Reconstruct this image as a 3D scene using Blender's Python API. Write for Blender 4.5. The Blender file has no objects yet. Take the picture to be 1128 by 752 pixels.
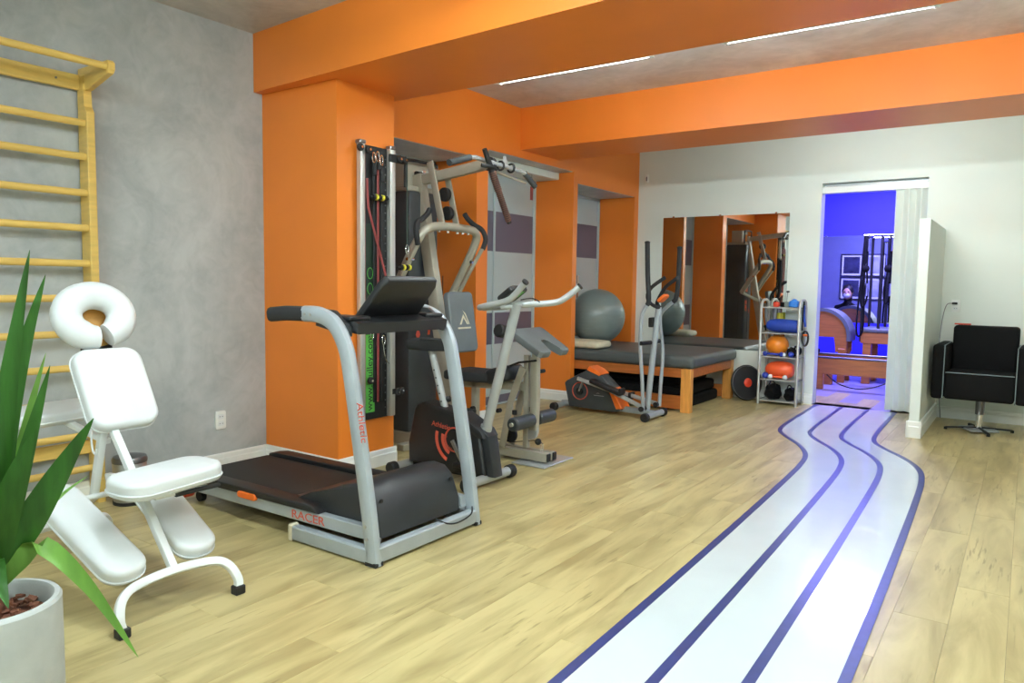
import bpy, bmesh, math, random
from mathutils import Vector, Matrix
random.seed(7)
S = bpy.context.scene
COL = S.collection
V = Vector
PI = math.pi

# ---------------------------------------------------------------- camera
cam_d = bpy.data.cameras.new('camera')
cam = bpy.data.objects.new('camera', cam_d)
COL.objects.link(cam)
S.camera = cam
cam_d.sensor_width = 36.0
cam_d.lens = 36.0 * 809.958 / 1128.0
cam_d.clip_start = 0.05
yaw, pitch, roll = 0.6113991, -0.0793278, 0.0140995
f = V((-math.sin(yaw)*math.cos(pitch), math.cos(yaw)*math.cos(pitch), math.sin(pitch)))
r0 = V((math.cos(yaw), math.sin(yaw), 0)); u0 = r0.cross(f)
r = r0*math.cos(roll) + u0*math.sin(roll); u = -r0*math.sin(roll) + u0*math.cos(roll)
M = Matrix((r, u, -f)).transposed().to_4x4(); M.translation = V((4.28, 0, 1.25))
cam.matrix_world = M

# ---------------------------------------------------------------- world, exposure
w = bpy.data.worlds.new('world'); S.world = w; w.use_nodes = True
w.node_tree.nodes['Background'].inputs[0].default_value = (0.8, 0.85, 0.9, 1)
w.node_tree.nodes['Background'].inputs[1].default_value = 0.3
S.view_settings.view_transform = 'Standard'
S.view_settings.look = 'None'
S.view_settings.gamma = 1.0
S.view_settings.exposure = 0.33
S.view_settings.use_curve_mapping = False
TUBE = 150.0      # strength of the fluorescent tubes
BLUE = 60.0      # strength of the blue lamp in the far room

# ---------------------------------------------------------------- materials
def srgb(r, g, b):
    c = lambda v: ((v/255+0.055)/1.055)**2.4 if v > 10 else v/255/12.92
    return (c(r), c(g), c(b), 1)
MATS = {}
def mat(name, col, rough=0.5, metal=0.0, var=0.06, scale=8.0, bump=0.0, bscale=60.0, coat=0.0, spec=0.5, stretch=(1,1,1), trans=0.0):
    m = bpy.data.materials.new(name); m.use_nodes = True
    nt = m.node_tree; b = nt.nodes['Principled BSDF']
    b.inputs['Roughness'].default_value = rough; b.inputs['Metallic'].default_value = metal
    b.inputs['Coat Weight'].default_value = coat; b.inputs['Specular IOR Level'].default_value = spec
    b.inputs['Transmission Weight'].default_value = trans
    tc = nt.nodes.new('ShaderNodeTexCoord'); mp = nt.nodes.new('ShaderNodeMapping')
    mp.inputs['Scale'].default_value = stretch
    nt.links.new(tc.outputs['Object'], mp.inputs[0])
    n = nt.nodes.new('ShaderNodeTexNoise'); n.inputs['Scale'].default_value = scale; n.inputs['Detail'].default_value = 5
    nt.links.new(mp.outputs[0], n.inputs['Vector'])
    cr = nt.nodes.new('ShaderNodeValToRGB')
    c = srgb(*col) if len(col) == 3 else col
    lo = [max(0, v*(1-var*2)) for v in c[:3]]; hi = [min(1, v*(1+var*2)) for v in c[:3]]
    cr.color_ramp.elements[0].position = 0.3; cr.color_ramp.elements[0].color = (*lo, 1)
    cr.color_ramp.elements[1].position = 0.7; cr.color_ramp.elements[1].color = (*hi, 1)
    nt.links.new(n.outputs['Fac'], cr.inputs[0]); nt.links.new(cr.outputs[0], b.inputs['Base Color'])
    if bump:
        n2 = nt.nodes.new('ShaderNodeTexNoise'); n2.inputs['Scale'].default_value = bscale; n2.inputs['Detail'].default_value = 3
        nt.links.new(mp.outputs[0], n2.inputs['Vector'])
        bp = nt.nodes.new('ShaderNodeBump'); bp.inputs['Strength'].default_value = bump; bp.inputs['Distance'].default_value = 0.01
        nt.links.new(n2.outputs['Fac'], bp.inputs['Height']); nt.links.new(bp.outputs[0], b.inputs['Normal'])
    MATS[name] = m
    return m
def emat(name, col, strength):
    m = bpy.data.materials.new(name); m.use_nodes = True
    b = m.node_tree.nodes['Principled BSDF']
    b.inputs['Base Color'].default_value = (0.9, 0.9, 0.9, 1)
    b.inputs['Emission Color'].default_value = (*col, 1); b.inputs['Emission Strength'].default_value = strength
    MATS[name] = m
    return m
def cement(name, a, b_, scale):
    m = mat(name, a, 0.38, var=0.0)
    nt = m.node_tree; b = nt.nodes['Principled BSDF']
    tc = nt.nodes.new('ShaderNodeTexCoord')
    n1 = nt.nodes.new('ShaderNodeTexNoise'); n1.inputs['Scale'].default_value = scale; n1.inputs['Detail'].default_value = 9; n1.inputs['Roughness'].default_value = 0.65; n1.inputs['Distortion'].default_value = 0.9
    n2 = nt.nodes.new('ShaderNodeTexNoise'); n2.inputs['Scale'].default_value = scale*4.5; n2.inputs['Detail'].default_value = 6; n2.inputs['Distortion'].default_value = 2.0
    mx = nt.nodes.new('ShaderNodeMath'); mx.operation = 'MULTIPLY_ADD'; mx.inputs[1].default_value = 0.35
    nt.links.new(tc.outputs['Object'], n1.inputs['Vector']); nt.links.new(tc.outputs['Object'], n2.inputs['Vector'])
    nt.links.new(n2.outputs['Fac'], mx.inputs[0]); nt.links.new(n1.outputs['Fac'], mx.inputs[2])
    cr = nt.nodes.new('ShaderNodeValToRGB')
    cr.color_ramp.elements[0].position = 0.5; cr.color_ramp.elements[0].color = srgb(*b_)
    cr.color_ramp.elements[1].position = 0.85; cr.color_ramp.elements[1].color = srgb(*a)
    nt.links.new(mx.outputs[0], cr.inputs[0]); nt.links.new(cr.outputs[0], b.inputs['Base Color'])
    bp = nt.nodes.new('ShaderNodeBump'); bp.inputs['Strength'].default_value = 0.06; bp.inputs['Distance'].default_value = 0.01
    nt.links.new(mx.outputs[0], bp.inputs['Height']); nt.links.new(bp.outputs[0], b.inputs['Normal'])
    rr = nt.nodes.new('ShaderNodeMapRange'); rr.inputs[3].default_value = 0.3; rr.inputs[4].default_value = 0.55
    nt.links.new(n2.outputs['Fac'], rr.inputs[0]); nt.links.new(rr.outputs[0], b.inputs['Roughness'])
    return m
def plank_mat():
    m = bpy.data.materials.new('vinyl_plank'); m.use_nodes = True; nt = m.node_tree; b = nt.nodes['Principled BSDF']
    tc = nt.nodes.new('ShaderNodeTexCoord'); oi = nt.nodes.new('ShaderNodeObjectInfo')
    mul = nt.nodes.new('ShaderNodeVectorMath'); mul.operation = 'SCALE'; mul.inputs[0].default_value = (37, 53, 11)
    nt.links.new(oi.outputs['Random'], mul.inputs['Scale'])
    add = nt.nodes.new('ShaderNodeVectorMath'); nt.links.new(tc.outputs['Object'], add.inputs[0]); nt.links.new(mul.outputs[0], add.inputs[1])
    def noise(sc, st, det, dist=0.0):
        mp = nt.nodes.new('ShaderNodeMapping'); mp.inputs['Scale'].default_value = st
        nt.links.new(add.outputs[0], mp.inputs[0])
        n = nt.nodes.new('ShaderNodeTexNoise'); n.inputs['Scale'].default_value = sc; n.inputs['Detail'].default_value = det; n.inputs['Distortion'].default_value = dist
        nt.links.new(mp.outputs[0], n.inputs['Vector']); return n
    n1 = noise(3.2, (3.0, 0.5, 1), 6, 0.6); n2 = noise(11.0, (6, 0.5, 1), 5); n3 = noise(3.0, (1.6, 0.6, 1), 2)
    cr = nt.nodes.new('ShaderNodeValToRGB')
    cr.color_ramp.elements[0].position = 0.32; cr.color_ramp.elements[0].color = srgb(158, 141, 95)
    cr.color_ramp.elements[1].position = 0.62; cr.color_ramp.elements[1].color = srgb(195, 179, 127)
    nt.links.new(n1.outputs['Fac'], cr.inputs[0])
    cr2 = nt.nodes.new('ShaderNodeValToRGB')     # dark knots and streaks
    cr2.color_ramp.elements[0].position = 0.31; cr2.color_ramp.elements[0].color = (0.42, 0.38, 0.3, 1)
    cr2.color_ramp.elements[1].position = 0.42; cr2.color_ramp.elements[1].color = (1, 1, 1, 1)
    nt.links.new(n2.outputs['Fac'], cr2.inputs[0])
    mx = nt.nodes.new('ShaderNodeMix'); mx.data_type = 'RGBA'; mx.blend_type = 'MULTIPLY'
    fm = nt.nodes.new('ShaderNodeMapRange'); fm.inputs[1].default_value = 0.46; fm.inputs[2].default_value = 0.62; fm.inputs[3].default_value = 0.0; fm.inputs[4].default_value = 0.7
    nt.links.new(n3.outputs['Fac'], fm.inputs[0]); nt.links.new(fm.outputs[0], mx.inputs[0])
    nt.links.new(cr.outputs[0], mx.inputs[6]); nt.links.new(cr2.outputs[0], mx.inputs[7])
    hs = nt.nodes.new('ShaderNodeHueSaturation'); vr = nt.nodes.new('ShaderNodeMapRange'); vr.inputs[3].default_value = 0.955; vr.inputs[4].default_value = 1.03
    nt.links.new(oi.outputs['Random'], vr.inputs[0]); nt.links.new(vr.outputs[0], hs.inputs['Value'])
    nt.links.new(mx.outputs[2], hs.inputs['Color']); nt.links.new(hs.outputs[0], b.inputs['Base Color'])
    b.inputs['Roughness'].default_value = 0.32; b.inputs['Specular IOR Level'].default_value = 0.45
    MATS['plank'] = m
    return m
cement('cement_wall', (186, 190, 190), (158, 164, 165), 1.6)
cement('cement_ceiling', (206, 206, 204), (166, 167, 166), 1.3)
plank_mat()
mat('orange_paint', (230, 127, 42), 0.42, var=0.015, scale=3)
mat('white_paint', (220, 227, 219), 0.5, var=0.012, scale=2)
mat('white_trim', (236, 238, 234), 0.35, var=0.01)
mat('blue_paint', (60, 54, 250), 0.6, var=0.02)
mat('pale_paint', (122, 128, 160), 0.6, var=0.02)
mat('slab', (120, 112, 95), 0.8)
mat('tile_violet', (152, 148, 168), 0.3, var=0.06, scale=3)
mat('lane_white', (205, 214, 216), 0.17, var=0.015, scale=3, coat=0.4)
mat('lane_blue', (50, 60, 112), 0.3, var=0.05, scale=20)
mat('yellow_wood', (224, 188, 102), 0.4, var=0.05, scale=6, stretch=(1, 1, 8))
mat('white_vinyl', (216, 220, 221), 0.35, var=0.015, bump=0.04, bscale=120)
mat('white_metal', (226, 230, 230), 0.3, var=0.01)
mat('maple', (206, 152, 78), 0.35, var=0.1, scale=10, stretch=(6, 1, 1))
mat('rubber', (20, 20, 21), 0.6, var=0.1)
mat('black_plastic', (24, 25, 27), 0.45, var=0.1)
mat('black_soft', (34, 35, 37), 0.75, var=0.12, bump=0.12, bscale=200)
mat('belt', (22, 22, 22), 0.6, var=0.08, bump=0.05, bscale=400)
mat('hood', (38, 40, 43), 0.38, var=0.06, bump=0.05, bscale=300)
mat('silver_paint', (166, 174, 180), 0.33, metal=0.25, var=0.04)
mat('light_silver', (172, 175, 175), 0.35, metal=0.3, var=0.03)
mat('champagne', (170, 165, 149), 0.38, metal=0.25, var=0.03)
mat('chrome', (225, 225, 228), 0.12, metal=1.0, var=0.02)
mat('alu', (190, 190, 184), 0.45, metal=0.6, var=0.05, stretch=(1, 1, 0.1), scale=40)
mat('steel', (178, 178, 178), 0.28, metal=0.9, var=0.05)
mat('dark_steel', (120, 120, 122), 0.35, metal=0.9, var=0.05)
mat('orange_plastic', (240, 112, 34), 0.4, var=0.03)
mat('red_plastic', (205, 60, 30), 0.4, var=0.04)
mat('red_print', (206, 84, 62), 0.5, var=0.03)
mat('orange_print', (226, 92, 44), 0.5, var=0.03)
mat('grey_vinyl', (98, 104, 106), 0.42, var=0.04, bump=0.05, bscale=150)
mat('charcoal_vinyl', (58, 62, 64), 0.45, var=0.05, bump=0.05, bscale=150)
mat('table_vinyl', (80, 86, 86), 0.42, var=0.04, bump=0.05, bscale=150)
mat('ball_grey', (118, 130, 128), 0.28, var=0.03)
mat('cream_cloth', (214, 204, 176), 0.8, var=0.07, scale=14, bump=0.2, bscale=40)
mat('pine', (214, 148, 70), 0.42, var=0.09, scale=7, stretch=(5, 5, 0.6))
mat('pine_x', (178, 102, 46), 0.42, var=0.09, scale=7, stretch=(0.6, 5, 5))
mat('cherry', (188, 116, 54), 0.35, var=0.08, scale=7, stretch=(0.6, 5, 5))
mat('green_print', (88, 172, 70), 0.45, var=0.03)
mat('dark_green', (26, 46, 34), 0.55, var=0.08)
mat('red_rubber', (138, 56, 54), 0.5, var=0.05)
mat('brown_wrap', (92, 58, 46), 0.7, var=0.1)
mat('film_dark', (100, 98, 116), 0.4, var=0.03, scale=2)
mat('glass_frost', (180, 196, 200), 0.35, var=0.02, scale=1.5)
mat('mirror', (236, 240, 238), 0.015, metal=1.0, var=0.0)
mat('cloth_black', (8, 8, 9), 0.85, var=0.1, bump=0.15, bscale=220, spec=0.25)
mat('piping', (112, 124, 128), 0.5, var=0.03)
mat('blue_cloth', (32, 66, 166), 0.55, var=0.08, bump=0.1, bscale=60)
mat('blue_plastic', (40, 62, 170), 0.3, var=0.05)
mat('sky_plastic', (52, 126, 216), 0.35, var=0.05)
mat('orange_ball', (236, 136, 34), 0.35, var=0.04)
mat('coral_ball', (244, 96, 48), 0.35, var=0.03)
mat('yellow_plastic', (206, 196, 60), 0.4, var=0.04)
mat('pot', (178, 182, 180), 0.7, var=0.04, scale=12, bump=0.1, bscale=90)
mat('bark', (104, 62, 42), 0.85, var=0.22, scale=30, bump=0.4, bscale=60)
mat('leaf', (58, 112, 38), 0.38, var=0.16, scale=5, stretch=(6, 6, 0.6))
mat('leaf_light', (128, 178, 78), 0.38, var=0.12, scale=5, stretch=(3, 3, 0.6))
mat('skin', (214, 164, 138), 0.5, var=0.03)
mat('hair', (26, 20, 18), 0.5, var=0.1)
mat('photo_dark', (60, 62, 84), 0.3, var=0.35, scale=6)
mat('photo_light', (176, 180, 196), 0.3, var=0.2, scale=5)
emat('tube_light', (0.85, 0.98, 1.0), TUBE)
emat('blue_light', (0.30, 0.28, 1.0), BLUE)

# ---------------------------------------------------------------- mesh helpers
def frame(origin, xd, yd):
    x = V(xd).normalized(); z = x.cross(V(yd)).normalized(); y = z.cross(x)
    m = Matrix((x, y, z)).transposed().to_4x4(); m.translation = V(origin); return m
def crom(P, n=8, closed=False):
    P = [V(p) for p in P]; out = []; N = len(P)
    for i in range(N if closed else N-1):
        if closed: a, b, c, d = P[i-1], P[i], P[(i+1) % N], P[(i+2) % N]
        else: a, b, c, d = P[max(0, i-1)], P[i], P[i+1], P[min(N-1, i+2)]
        for k in range(n):
            t = k/n
            out.append(0.5*((2*b) + (c-a)*t + (2*a-5*b+4*c-d)*t*t + (3*b-a-3*c+d)*t*t*t))
    if not closed: out.append(P[-1])
    return out
def rrect(w, h, rad, n=5):
    pts = []
    for cx, cy, a0 in ((w/2-rad, h/2-rad, 0), (-w/2+rad, h/2-rad, 90), (-w/2+rad, -h/2+rad, 180), (w/2-rad, -h/2+rad, 270)):
        for k in range(n+1):
            a = math.radians(a0 + 90*k/n); pts.append((cx+rad*math.cos(a), cy+rad*math.sin(a)))
    return pts
class MB:
    def __init__(s): s.bm = bmesh.new()
    def box(s, lo, hi, bev=0.0, seg=2, m=None):
        g = bmesh.ops.create_cube(s.bm, size=1.0)['verts']
        lo, hi = V(lo), V(hi); c = (lo+hi)/2; d = hi-lo
        for v in g: v.co = V((v.co.x*d.x, v.co.y*d.y, v.co.z*d.z)) + c
        if bev:
            es = list({e for v in g for e in v.link_edges})
            res = bmesh.ops.bevel(s.bm, geom=es, offset=bev, segments=seg, profile=0.5, affect='EDGES')
            g = list({v for fc in res['faces'] for v in fc.verts} | {v for v in g if v.is_valid})
        if m is not None: bmesh.ops.transform(s.bm, matrix=m, verts=g)
        return s
    def prism(s, poly, depth, m=None, bev=0.0, seg=3):
        """poly in local xy, extruded along local z from -depth/2 to depth/2"""
        n = len(poly)
        a = [s.bm.verts.new((p[0], p[1], -depth/2)) for p in poly]; b = [s.bm.verts.new((p[0], p[1], depth/2)) for p in poly]
        fs = [s.bm.faces.new(a[::-1]), s.bm.faces.new(b)]
        for i in range(n): s.bm.faces.new((a[i], a[(i+1) % n], b[(i+1) % n], b[i]))
        g = a+b
        if bev:
            es = [e for fc in fs for e in fc.edges]
            res = bmesh.ops.bevel(s.bm, geom=es, offset=bev, segments=seg, profile=0.5, affect='EDGES')
            g = list({v for fc in res['faces'] for v in fc.verts} | {v for v in g if v.is_valid})
        if m is not None: bmesh.ops.transform(s.bm, matrix=m, verts=g)
        return s
    def rpad(s, w, h, rad, th, bev, m=None, dome=0.0, n=6, k=5):
        """upholstered pad: rounded outline, rounded edges, gently domed top"""
        rings = []
        def ring(ins, z):
            rings.append([s.bm.verts.new((x, y, z)) for x, y in rrect(w-2*ins, h-2*ins, max(rad-ins, 0.0008), n)])
        for i in range(k+1):
            a = PI/2*i/k; ring(bev*(1-math.sin(a)), -th/2+bev*(1-math.cos(a)))
        for i in range(k+1):
            a = PI/2*i/k; ring(bev*(1-math.cos(a)), th/2-bev*(1-math.sin(a)))
        base = rrect(w-2*bev, h-2*bev, max(rad-bev, 0.0008), n)
        for q in (0.8, 0.55, 0.3):
            rings.append([s.bm.verts.new((x*q, y*q, th/2+dome*(1-q*q))) for x, y in base])
        for A, B in zip(rings, rings[1:]):
            for j in range(len(A)): s.bm.faces.new((A[j], A[(j+1) % len(A)], B[(j+1) % len(A)], B[j]))
        s.bm.faces.new(rings[0][::-1]); s.bm.faces.new(rings[-1])
        if m is not None: bmesh.ops.transform(s.bm, matrix=m, verts=[v for R in rings for v in R])
        return s
    def sweep(s, pts, prof, closed=False, up=(0, 0, 1), scl=None, cap=True):
        pts = [V(p) for p in pts]; N = len(pts); rings = []
        prev = None
        for i, p in enumerate(pts):
            if closed: t = pts[(i+1) % N]-pts[i-1]
            else: t = pts[min(N-1, i+1)]-pts[max(0, i-1)]
            t.normalize()
            if prev is None:
                q = V(up)
                if abs(q.dot(t)) > 0.95: q = V((1, 0, 0)) if abs(t.x) < 0.9 else V((0, 1, 0))
            else: q = prev
            q = (q - t*q.dot(t)).normalized(); prev = q; o = t.cross(q)
            k = scl[i] if scl else 1.0
            rings.append([s.bm.verts.new(p + o*(a*k) + q*(b*k)) for a, b in prof])
        n = len(prof)
        for i in range(N if closed else N-1):
            A, B = rings[i], rings[(i+1) % N]
            for j in range(n): s.bm.faces.new((A[j], A[(j+1) % n], B[(j+1) % n], B[j]))
        if not closed and cap: s.bm.faces.new(rings[0][::-1]); s.bm.faces.new(rings[-1])
        return s
    def tube(s, pts, r, seg=10, smooth=0, closed=False, scl=None):
        if smooth: pts = crom(pts, smooth, closed)
        return s.sweep(pts, [(r*math.cos(2*PI*k/seg), r*math.sin(2*PI*k/seg)) for k in range(seg)], closed, scl=scl)
    def rtube(s, pts, w, h, smooth=0, up=(0, 0, 1), rad=None):
        """rectangular tube: w across, h along up"""
        if smooth: pts = crom(pts, smooth)
        return s.sweep(pts, rrect(w, h, rad or min(w, h)*0.18, 2), up=up)
    def lathe(s, prof, m=None, seg=24):
        rings = []
        for rad, z in prof:
            if rad < 1e-6: rings.append([s.bm.verts.new((0, 0, z))])
            else: rings.append([s.bm.verts.new((rad*math.cos(2*PI*k/seg), rad*math.sin(2*PI*k/seg), z)) for k in range(seg)])
        for A, B in zip(rings, rings[1:]):
            for k in range(seg):
                k2 = (k+1) % seg
                if len(A) == 1 and len(B) == 1: continue
                if len(A) == 1: s.bm.faces.new((A[0], B[k2], B[k]))
                elif len(B) == 1: s.bm.faces.new((A[k], A[k2], B[0]))
                else: s.bm.faces.new((A[k], A[k2], B[k2], B[k]))
        if m is not None: bmesh.ops.transform(s.bm, matrix=m, verts=[v for R in rings for v in R])
        return s
    def cyl(s, a, b, r, seg=16, r2=None, bev=0.0):
        a, b = V(a), V(b); L = (b-a).length; r2 = r if r2 is None else r2
        z = (b-a).normalized(); x = V((1, 0, 0)) if abs(z.x) < 0.9 else V((0, 1, 0))
        x = (x - z*x.dot(z)).normalized()
        m = Matrix((x, z.cross(x), z)).transposed().to_4x4(); m.translation = a
        pr = [(0, 0), (r-bev, 0), (r, bev), (r2, L-bev), (r2-bev, L), (0, L)] if bev else [(0, 0), (r, 0), (r2, L), (0, L)]
        return s.lathe(pr, m, seg)
    def ball(s, c, r, seg=20, sc=(1, 1, 1), m=None):
        mm = Matrix.Translation(V(c)) @ (m if m is not None else Matrix.Identity(4)) @ Matrix.Diagonal((*sc, 1))
        n = max(6, seg//2)
        return s.lathe([(r*math.sin(PI*i/n) if 0 < i < n else 0, -r*math.cos(PI*i/n)) for i in range(n+1)], mm, seg)
    def quad(s, a, b, c, d):
        s.bm.faces.new([s.bm.verts.new(V(p)) for p in (a, b, c, d)]); return s
    def build(s, name, material, parent=None, smooth=True, angle=35):
        bmesh.ops.recalc_face_normals(s.bm, faces=s.bm.faces)
        me = bpy.data.meshes.new(name); s.bm.to_mesh(me); s.bm.free()
        if smooth:
            for p in me.polygons: p.use_smooth = True
            me.set_sharp_from_angle(angle=math.radians(angle))
        me.materials.append(MATS[material])
        o = bpy.data.objects.new(name, me); COL.objects.link(o)
        if parent is not None:
            o.parent = parent
            o.matrix_parent_inverse = Matrix.Translation(-V(parent.location)) if parent.type == 'EMPTY' else Matrix.Identity(4)
        return o
def tag(o, label, cat, group=None):
    o['label'] = label; o['category'] = cat
    if group: o['group'] = group
    return o
def struct(o, label=None):
    o['kind'] = 'structure'
    if label: o['label'] = label
    return o
def thing(name, label, cat, loc, group=None):
    o = bpy.data.objects.new(name, None); COL.objects.link(o); o.location = V(loc); o.empty_display_size = 0.1
    return tag(o, label, cat, group)
def copy_of(o, loc, parent=None, rotz=None):
    c = o.copy(); COL.objects.link(c); c.location = V(loc)
    if rotz is not None: c.rotation_euler.z = rotz
    if parent is not None: c.parent = parent
    return c
def text(name, body, size, m, material, parent, depth=0.0008, align='LEFT', xs=1.0):
    cu = bpy.data.curves.new(name, 'FONT'); cu.body = body; cu.size = size; cu.align_x = align; cu.extrude = depth
    ob = bpy.data.objects.new(name, cu); COL.objects.link(ob)
    dg = bpy.context.evaluated_depsgraph_get()
    me = bpy.data.meshes.new_from_object(ob.evaluated_get(dg)); bpy.data.objects.remove(ob)
    me.transform(m @ Matrix.Diagonal((xs, 1, 1, 1))); me.materials.clear(); me.materials.append(MATS[material])
    o = bpy.data.objects.new(name, me); COL.objects.link(o); o.parent = parent
    o.matrix_parent_inverse = Matrix.Translation(-V(parent.location)) if parent.type == 'EMPTY' else Matrix.Identity(4)
    return o

# ================================================================ the room
CEIL = 2.86; SOF = 2.483; XC = 0.73; XH = 0.34; XB = -0.13; YW = 8.25
# floor with planks
fl = struct(MB().box((-0.6, -3.2, -0.2), (6.6, YW+0.15, -0.006)).build('floor', 'slab'), 'pale oak-look plank floor')
pm = MB().box((-0.0917, -0.6097, -0.006), (0.0917, 0.6097, 0.0), bev=0.0006, seg=1).build('plank', 'plank', fl)
first = True; cnt = 0
for i in range(33):
    x = -0.04 + i*0.184
    off = (i*0.437) % 1.22
    j = -1
    while True:
        y = -1.0 + off + j*1.22; j += 1
        if y > YW + 0.55: break
        if y - 0.61 > YW: continue
        if y < -0.7 or (x > 4.4 and y < 2.6) or (x < 2.2 and y < 0.4): continue
        if x > 5.3: continue
        if first: pm.location = (x, y, 0); first = False
        else: copy_of(pm, (x, y, 0), fl)
        cnt += 1
rest = MB()
rest.box((-0.13, -3.2, -0.0055), (6.6, -1.3, -0.0005)).box((5.26, -1.3, -0.0055), (6.6, YW, -0.0005)).build('floor_margin', 'plank', fl)
# ceiling and beams
ce = struct(MB().box((-0.6, -3.2, CEIL), (6.6, YW+0.15, CEIL+0.15)).build('ceiling', 'cement_ceiling'), 'grey burnished cement ceiling')
b1 = MB(); mm = [(0.0, 3.085), (1.56, 2.985), (2.70, 2.93), (6.5, 2.80), (6.5, 3.757), (0.0, 3.757)]
b1.prism(mm, CEIL-SOF, Matrix.Translation((0, 0, (CEIL+SOF)/2))).build('trim_1', 'orange_paint')
struct(bpy.data.objects['trim_1'], 'front orange ceiling beam')
MB().box((XH, 5.715, SOF), (6.5, 6.41, CEIL)).build('trim_2', 'orange_paint')
struct(bpy.data.objects['trim_2'], 'rear orange ceiling beam')
# grey wall on the left
struct(MB().box((-0.3, -3.2, 0), (0, 3.15, CEIL)).build('wall_left', 'cement_wall'), 'grey burnished cement wall with wall bars')
struct(MB().box((-0.3, 3.15, 0), (XC, 3.65, SOF+0.3)).build('wall_column', 'orange_paint'), 'orange painted column beside the treadmill')
# wall with niches: header, piers
nw = struct(MB().box((-0.6, 3.65, 2.412), (XH, YW, CEIL)).build('wall_niche', 'orange_paint'), 'orange wall with three recessed niches')
MB().box((-0.5, 3.65, 2.322), (XH, 5.22, 2.412)).build('header', 'orange_paint', nw)
MB().box((-0.5, 6.70, 2.300), (XH, YW, 2.412)).build('header', 'orange_paint', nw)
MB().box((-0.5, 5.06, 0), (XH, 5.22, 2.322)).build('pier', 'orange_paint', nw)
MB().box((-0.5, 6.70, 0), (XH, 6.785, 2.30)).build('pier', 'orange_paint', nw)
MB().box((-0.5, 8.14, 0), (XH, YW+0.15, 2.30)).build('pier', 'orange_paint', nw)
for y0, y1, z in ((3.65, 5.06, 2.322), (5.22, 6.70, 2.412), (6.785, 8.14, 2.30)):
    MB().box((XB, y0, z-0.004), (XH-0.012, y1, z)).build('soffit', 'cement_ceiling', nw)
MB().box((XB, 5.22, 2.338), (0.16, 6.70, 2.408), bev=0.004, seg=1).build('blind_box', 'white_paint', nw)
# frosted glass doors closing the niches
for n, (y0, y1, z1) in enumerate(((3.65, 5.06, 2.318), (5.22, 6.70, 2.408), (6.785, 8.14, 2.296))):
    win = struct(MB().box((XB-0.05, y0, 0), (XB-0.012, y1, z1)).build('window_%d' % (n+1), 'glass_frost'), 'frosted glass door with dark film bands in %s niche' % ('first', 'second', 'third')[n])
    for za, zb in ((1.565, 1.962), (0.63, 0.948), (0.02, 0.10)):
        MB().box((XB-0.012, y0+0.04, za), (XB-0.009, y1-0.04, zb)).build('film_band', 'film_dark', win)
    fr = MB()
    for ya, yb in ((y0, y0+0.035), ((y0+y1)/2-0.012, (y0+y1)/2+0.012), (y1-0.035, y1)):
        fr.box((XB-0.012, ya, 0), (XB+0.006, yb, z1), bev=0.002, seg=1)
    fr.box((XB-0.012, y0, z1-0.03), (XB+0.006, y1, z1), bev=0.002, seg=1)
    fr.build('window_frame', 'glass_frost', win)
    if n < 2: continue
    hb = MB(); yh = (y0+y1)/2+0.08
    hb.tube([(XB+0.05, yh, 0.85), (XB+0.05, yh, 1.35)], 0.011).tube([(XB-0.012, yh, 0.93), (XB+0.05, yh, 0.93)], 0.007).tube([(XB-0.012, yh, 1.27), (XB+0.05, yh, 1.27)], 0.007)
    hb.build('pull_handle', 'chrome', win)
# white wall with the doorway
DX0, DX1, DZ = 2.44, 3.417, 2.335
wb = struct(MB().box((XH-0.84, YW, 0), (DX0, YW+0.15, CEIL)).build('wall_back', 'white_paint'), 'white wall with mirror and doorway')
MB().box((DX1, YW, 0), (6.6, YW+0.15, CEIL)).build('wall_panel', 'white_paint', wb)
MB().box((DX0, YW, DZ), (DX1, YW+0.15, CEIL)).build('lintel', 'white_paint', wb)
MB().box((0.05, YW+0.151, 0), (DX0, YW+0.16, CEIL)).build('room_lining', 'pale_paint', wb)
# partition
struct(MB().box((3.507, 6.95, 0), (3.585, YW, 1.826), bev=0.003, seg=1).build('wall_partition', 'white_paint'), 'low white partition wall beside the armchair')
struct(MB().box((6.5, -3.2, 0), (6.6, YW+0.15, CEIL)).build('wall_right', 'white_paint'))
struct(MB().box((-0.3, -3.3, 0), (6.6, -3.2, CEIL)).build('wall_front', 'white_paint'))
# baseboards: profile with a small step
def skirt(name, a, b, nrm, h=0.112, parent=None):
    a, b, n = V((*a, 0)), V((*b, 0)), V((*nrm, 0)); d = (b-a)
    prof = [(0, 0), (0.018, 0), (0.018, h*0.66), (0.013, h*0.72), (0.013, h*0.93), (0.009, h), (0, h)]
    m = MB(); A = [m.bm.verts.new(a + n*p + V((0, 0, q))) for p, q in prof]; B = [m.bm.verts.new(b + n*p + V((0, 0, q))) for p, q in prof]
    m.bm.faces.new(A); m.bm.faces.new(B)
    for i in range(len(prof)): m.bm.faces.new((A[i], A[(i+1) % len(prof)], B[(i+1) % len(prof)], B[i]))
    return struct(m.build(name, 'white_trim', parent, smooth=False)) if parent is None else m.build(name, 'white_trim', parent, smooth=False)
skirt('baseboard_left', (0, -3.2), (0, 3.15), (1, 0))
bc = skirt('baseboard_column', (0, 3.15), (XC+0.018, 3.15), (0, -1))
skirt('skirting', (XC, 3.15-0.018), (XC, 3.65+0.018), (1, 0), parent=bc)
skirt('skirting', (XC, 3.65), (XH, 3.65), (0, 1), parent=bc)
bn = skirt('baseboard_niche', (XB, 5.06), (XH+0.018, 5.06), (0, -1))
skirt('skirting', (XH, 5.06), (XH, 5.22), (1, 0), parent=bn)
skirt('skirting', (XB, 6.70), (XH+0.018, 6.70), (0, -1), parent=bn)
skirt('skirting', (XH, 6.70), (XH, 6.785), (1, 0), parent=bn)
bb = skirt('baseboard_back', (XH, YW), (DX0, YW), (0, -1))
skirt('skirting', (3.585, YW), (6.5, YW), (0, -1), parent=bb)
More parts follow.
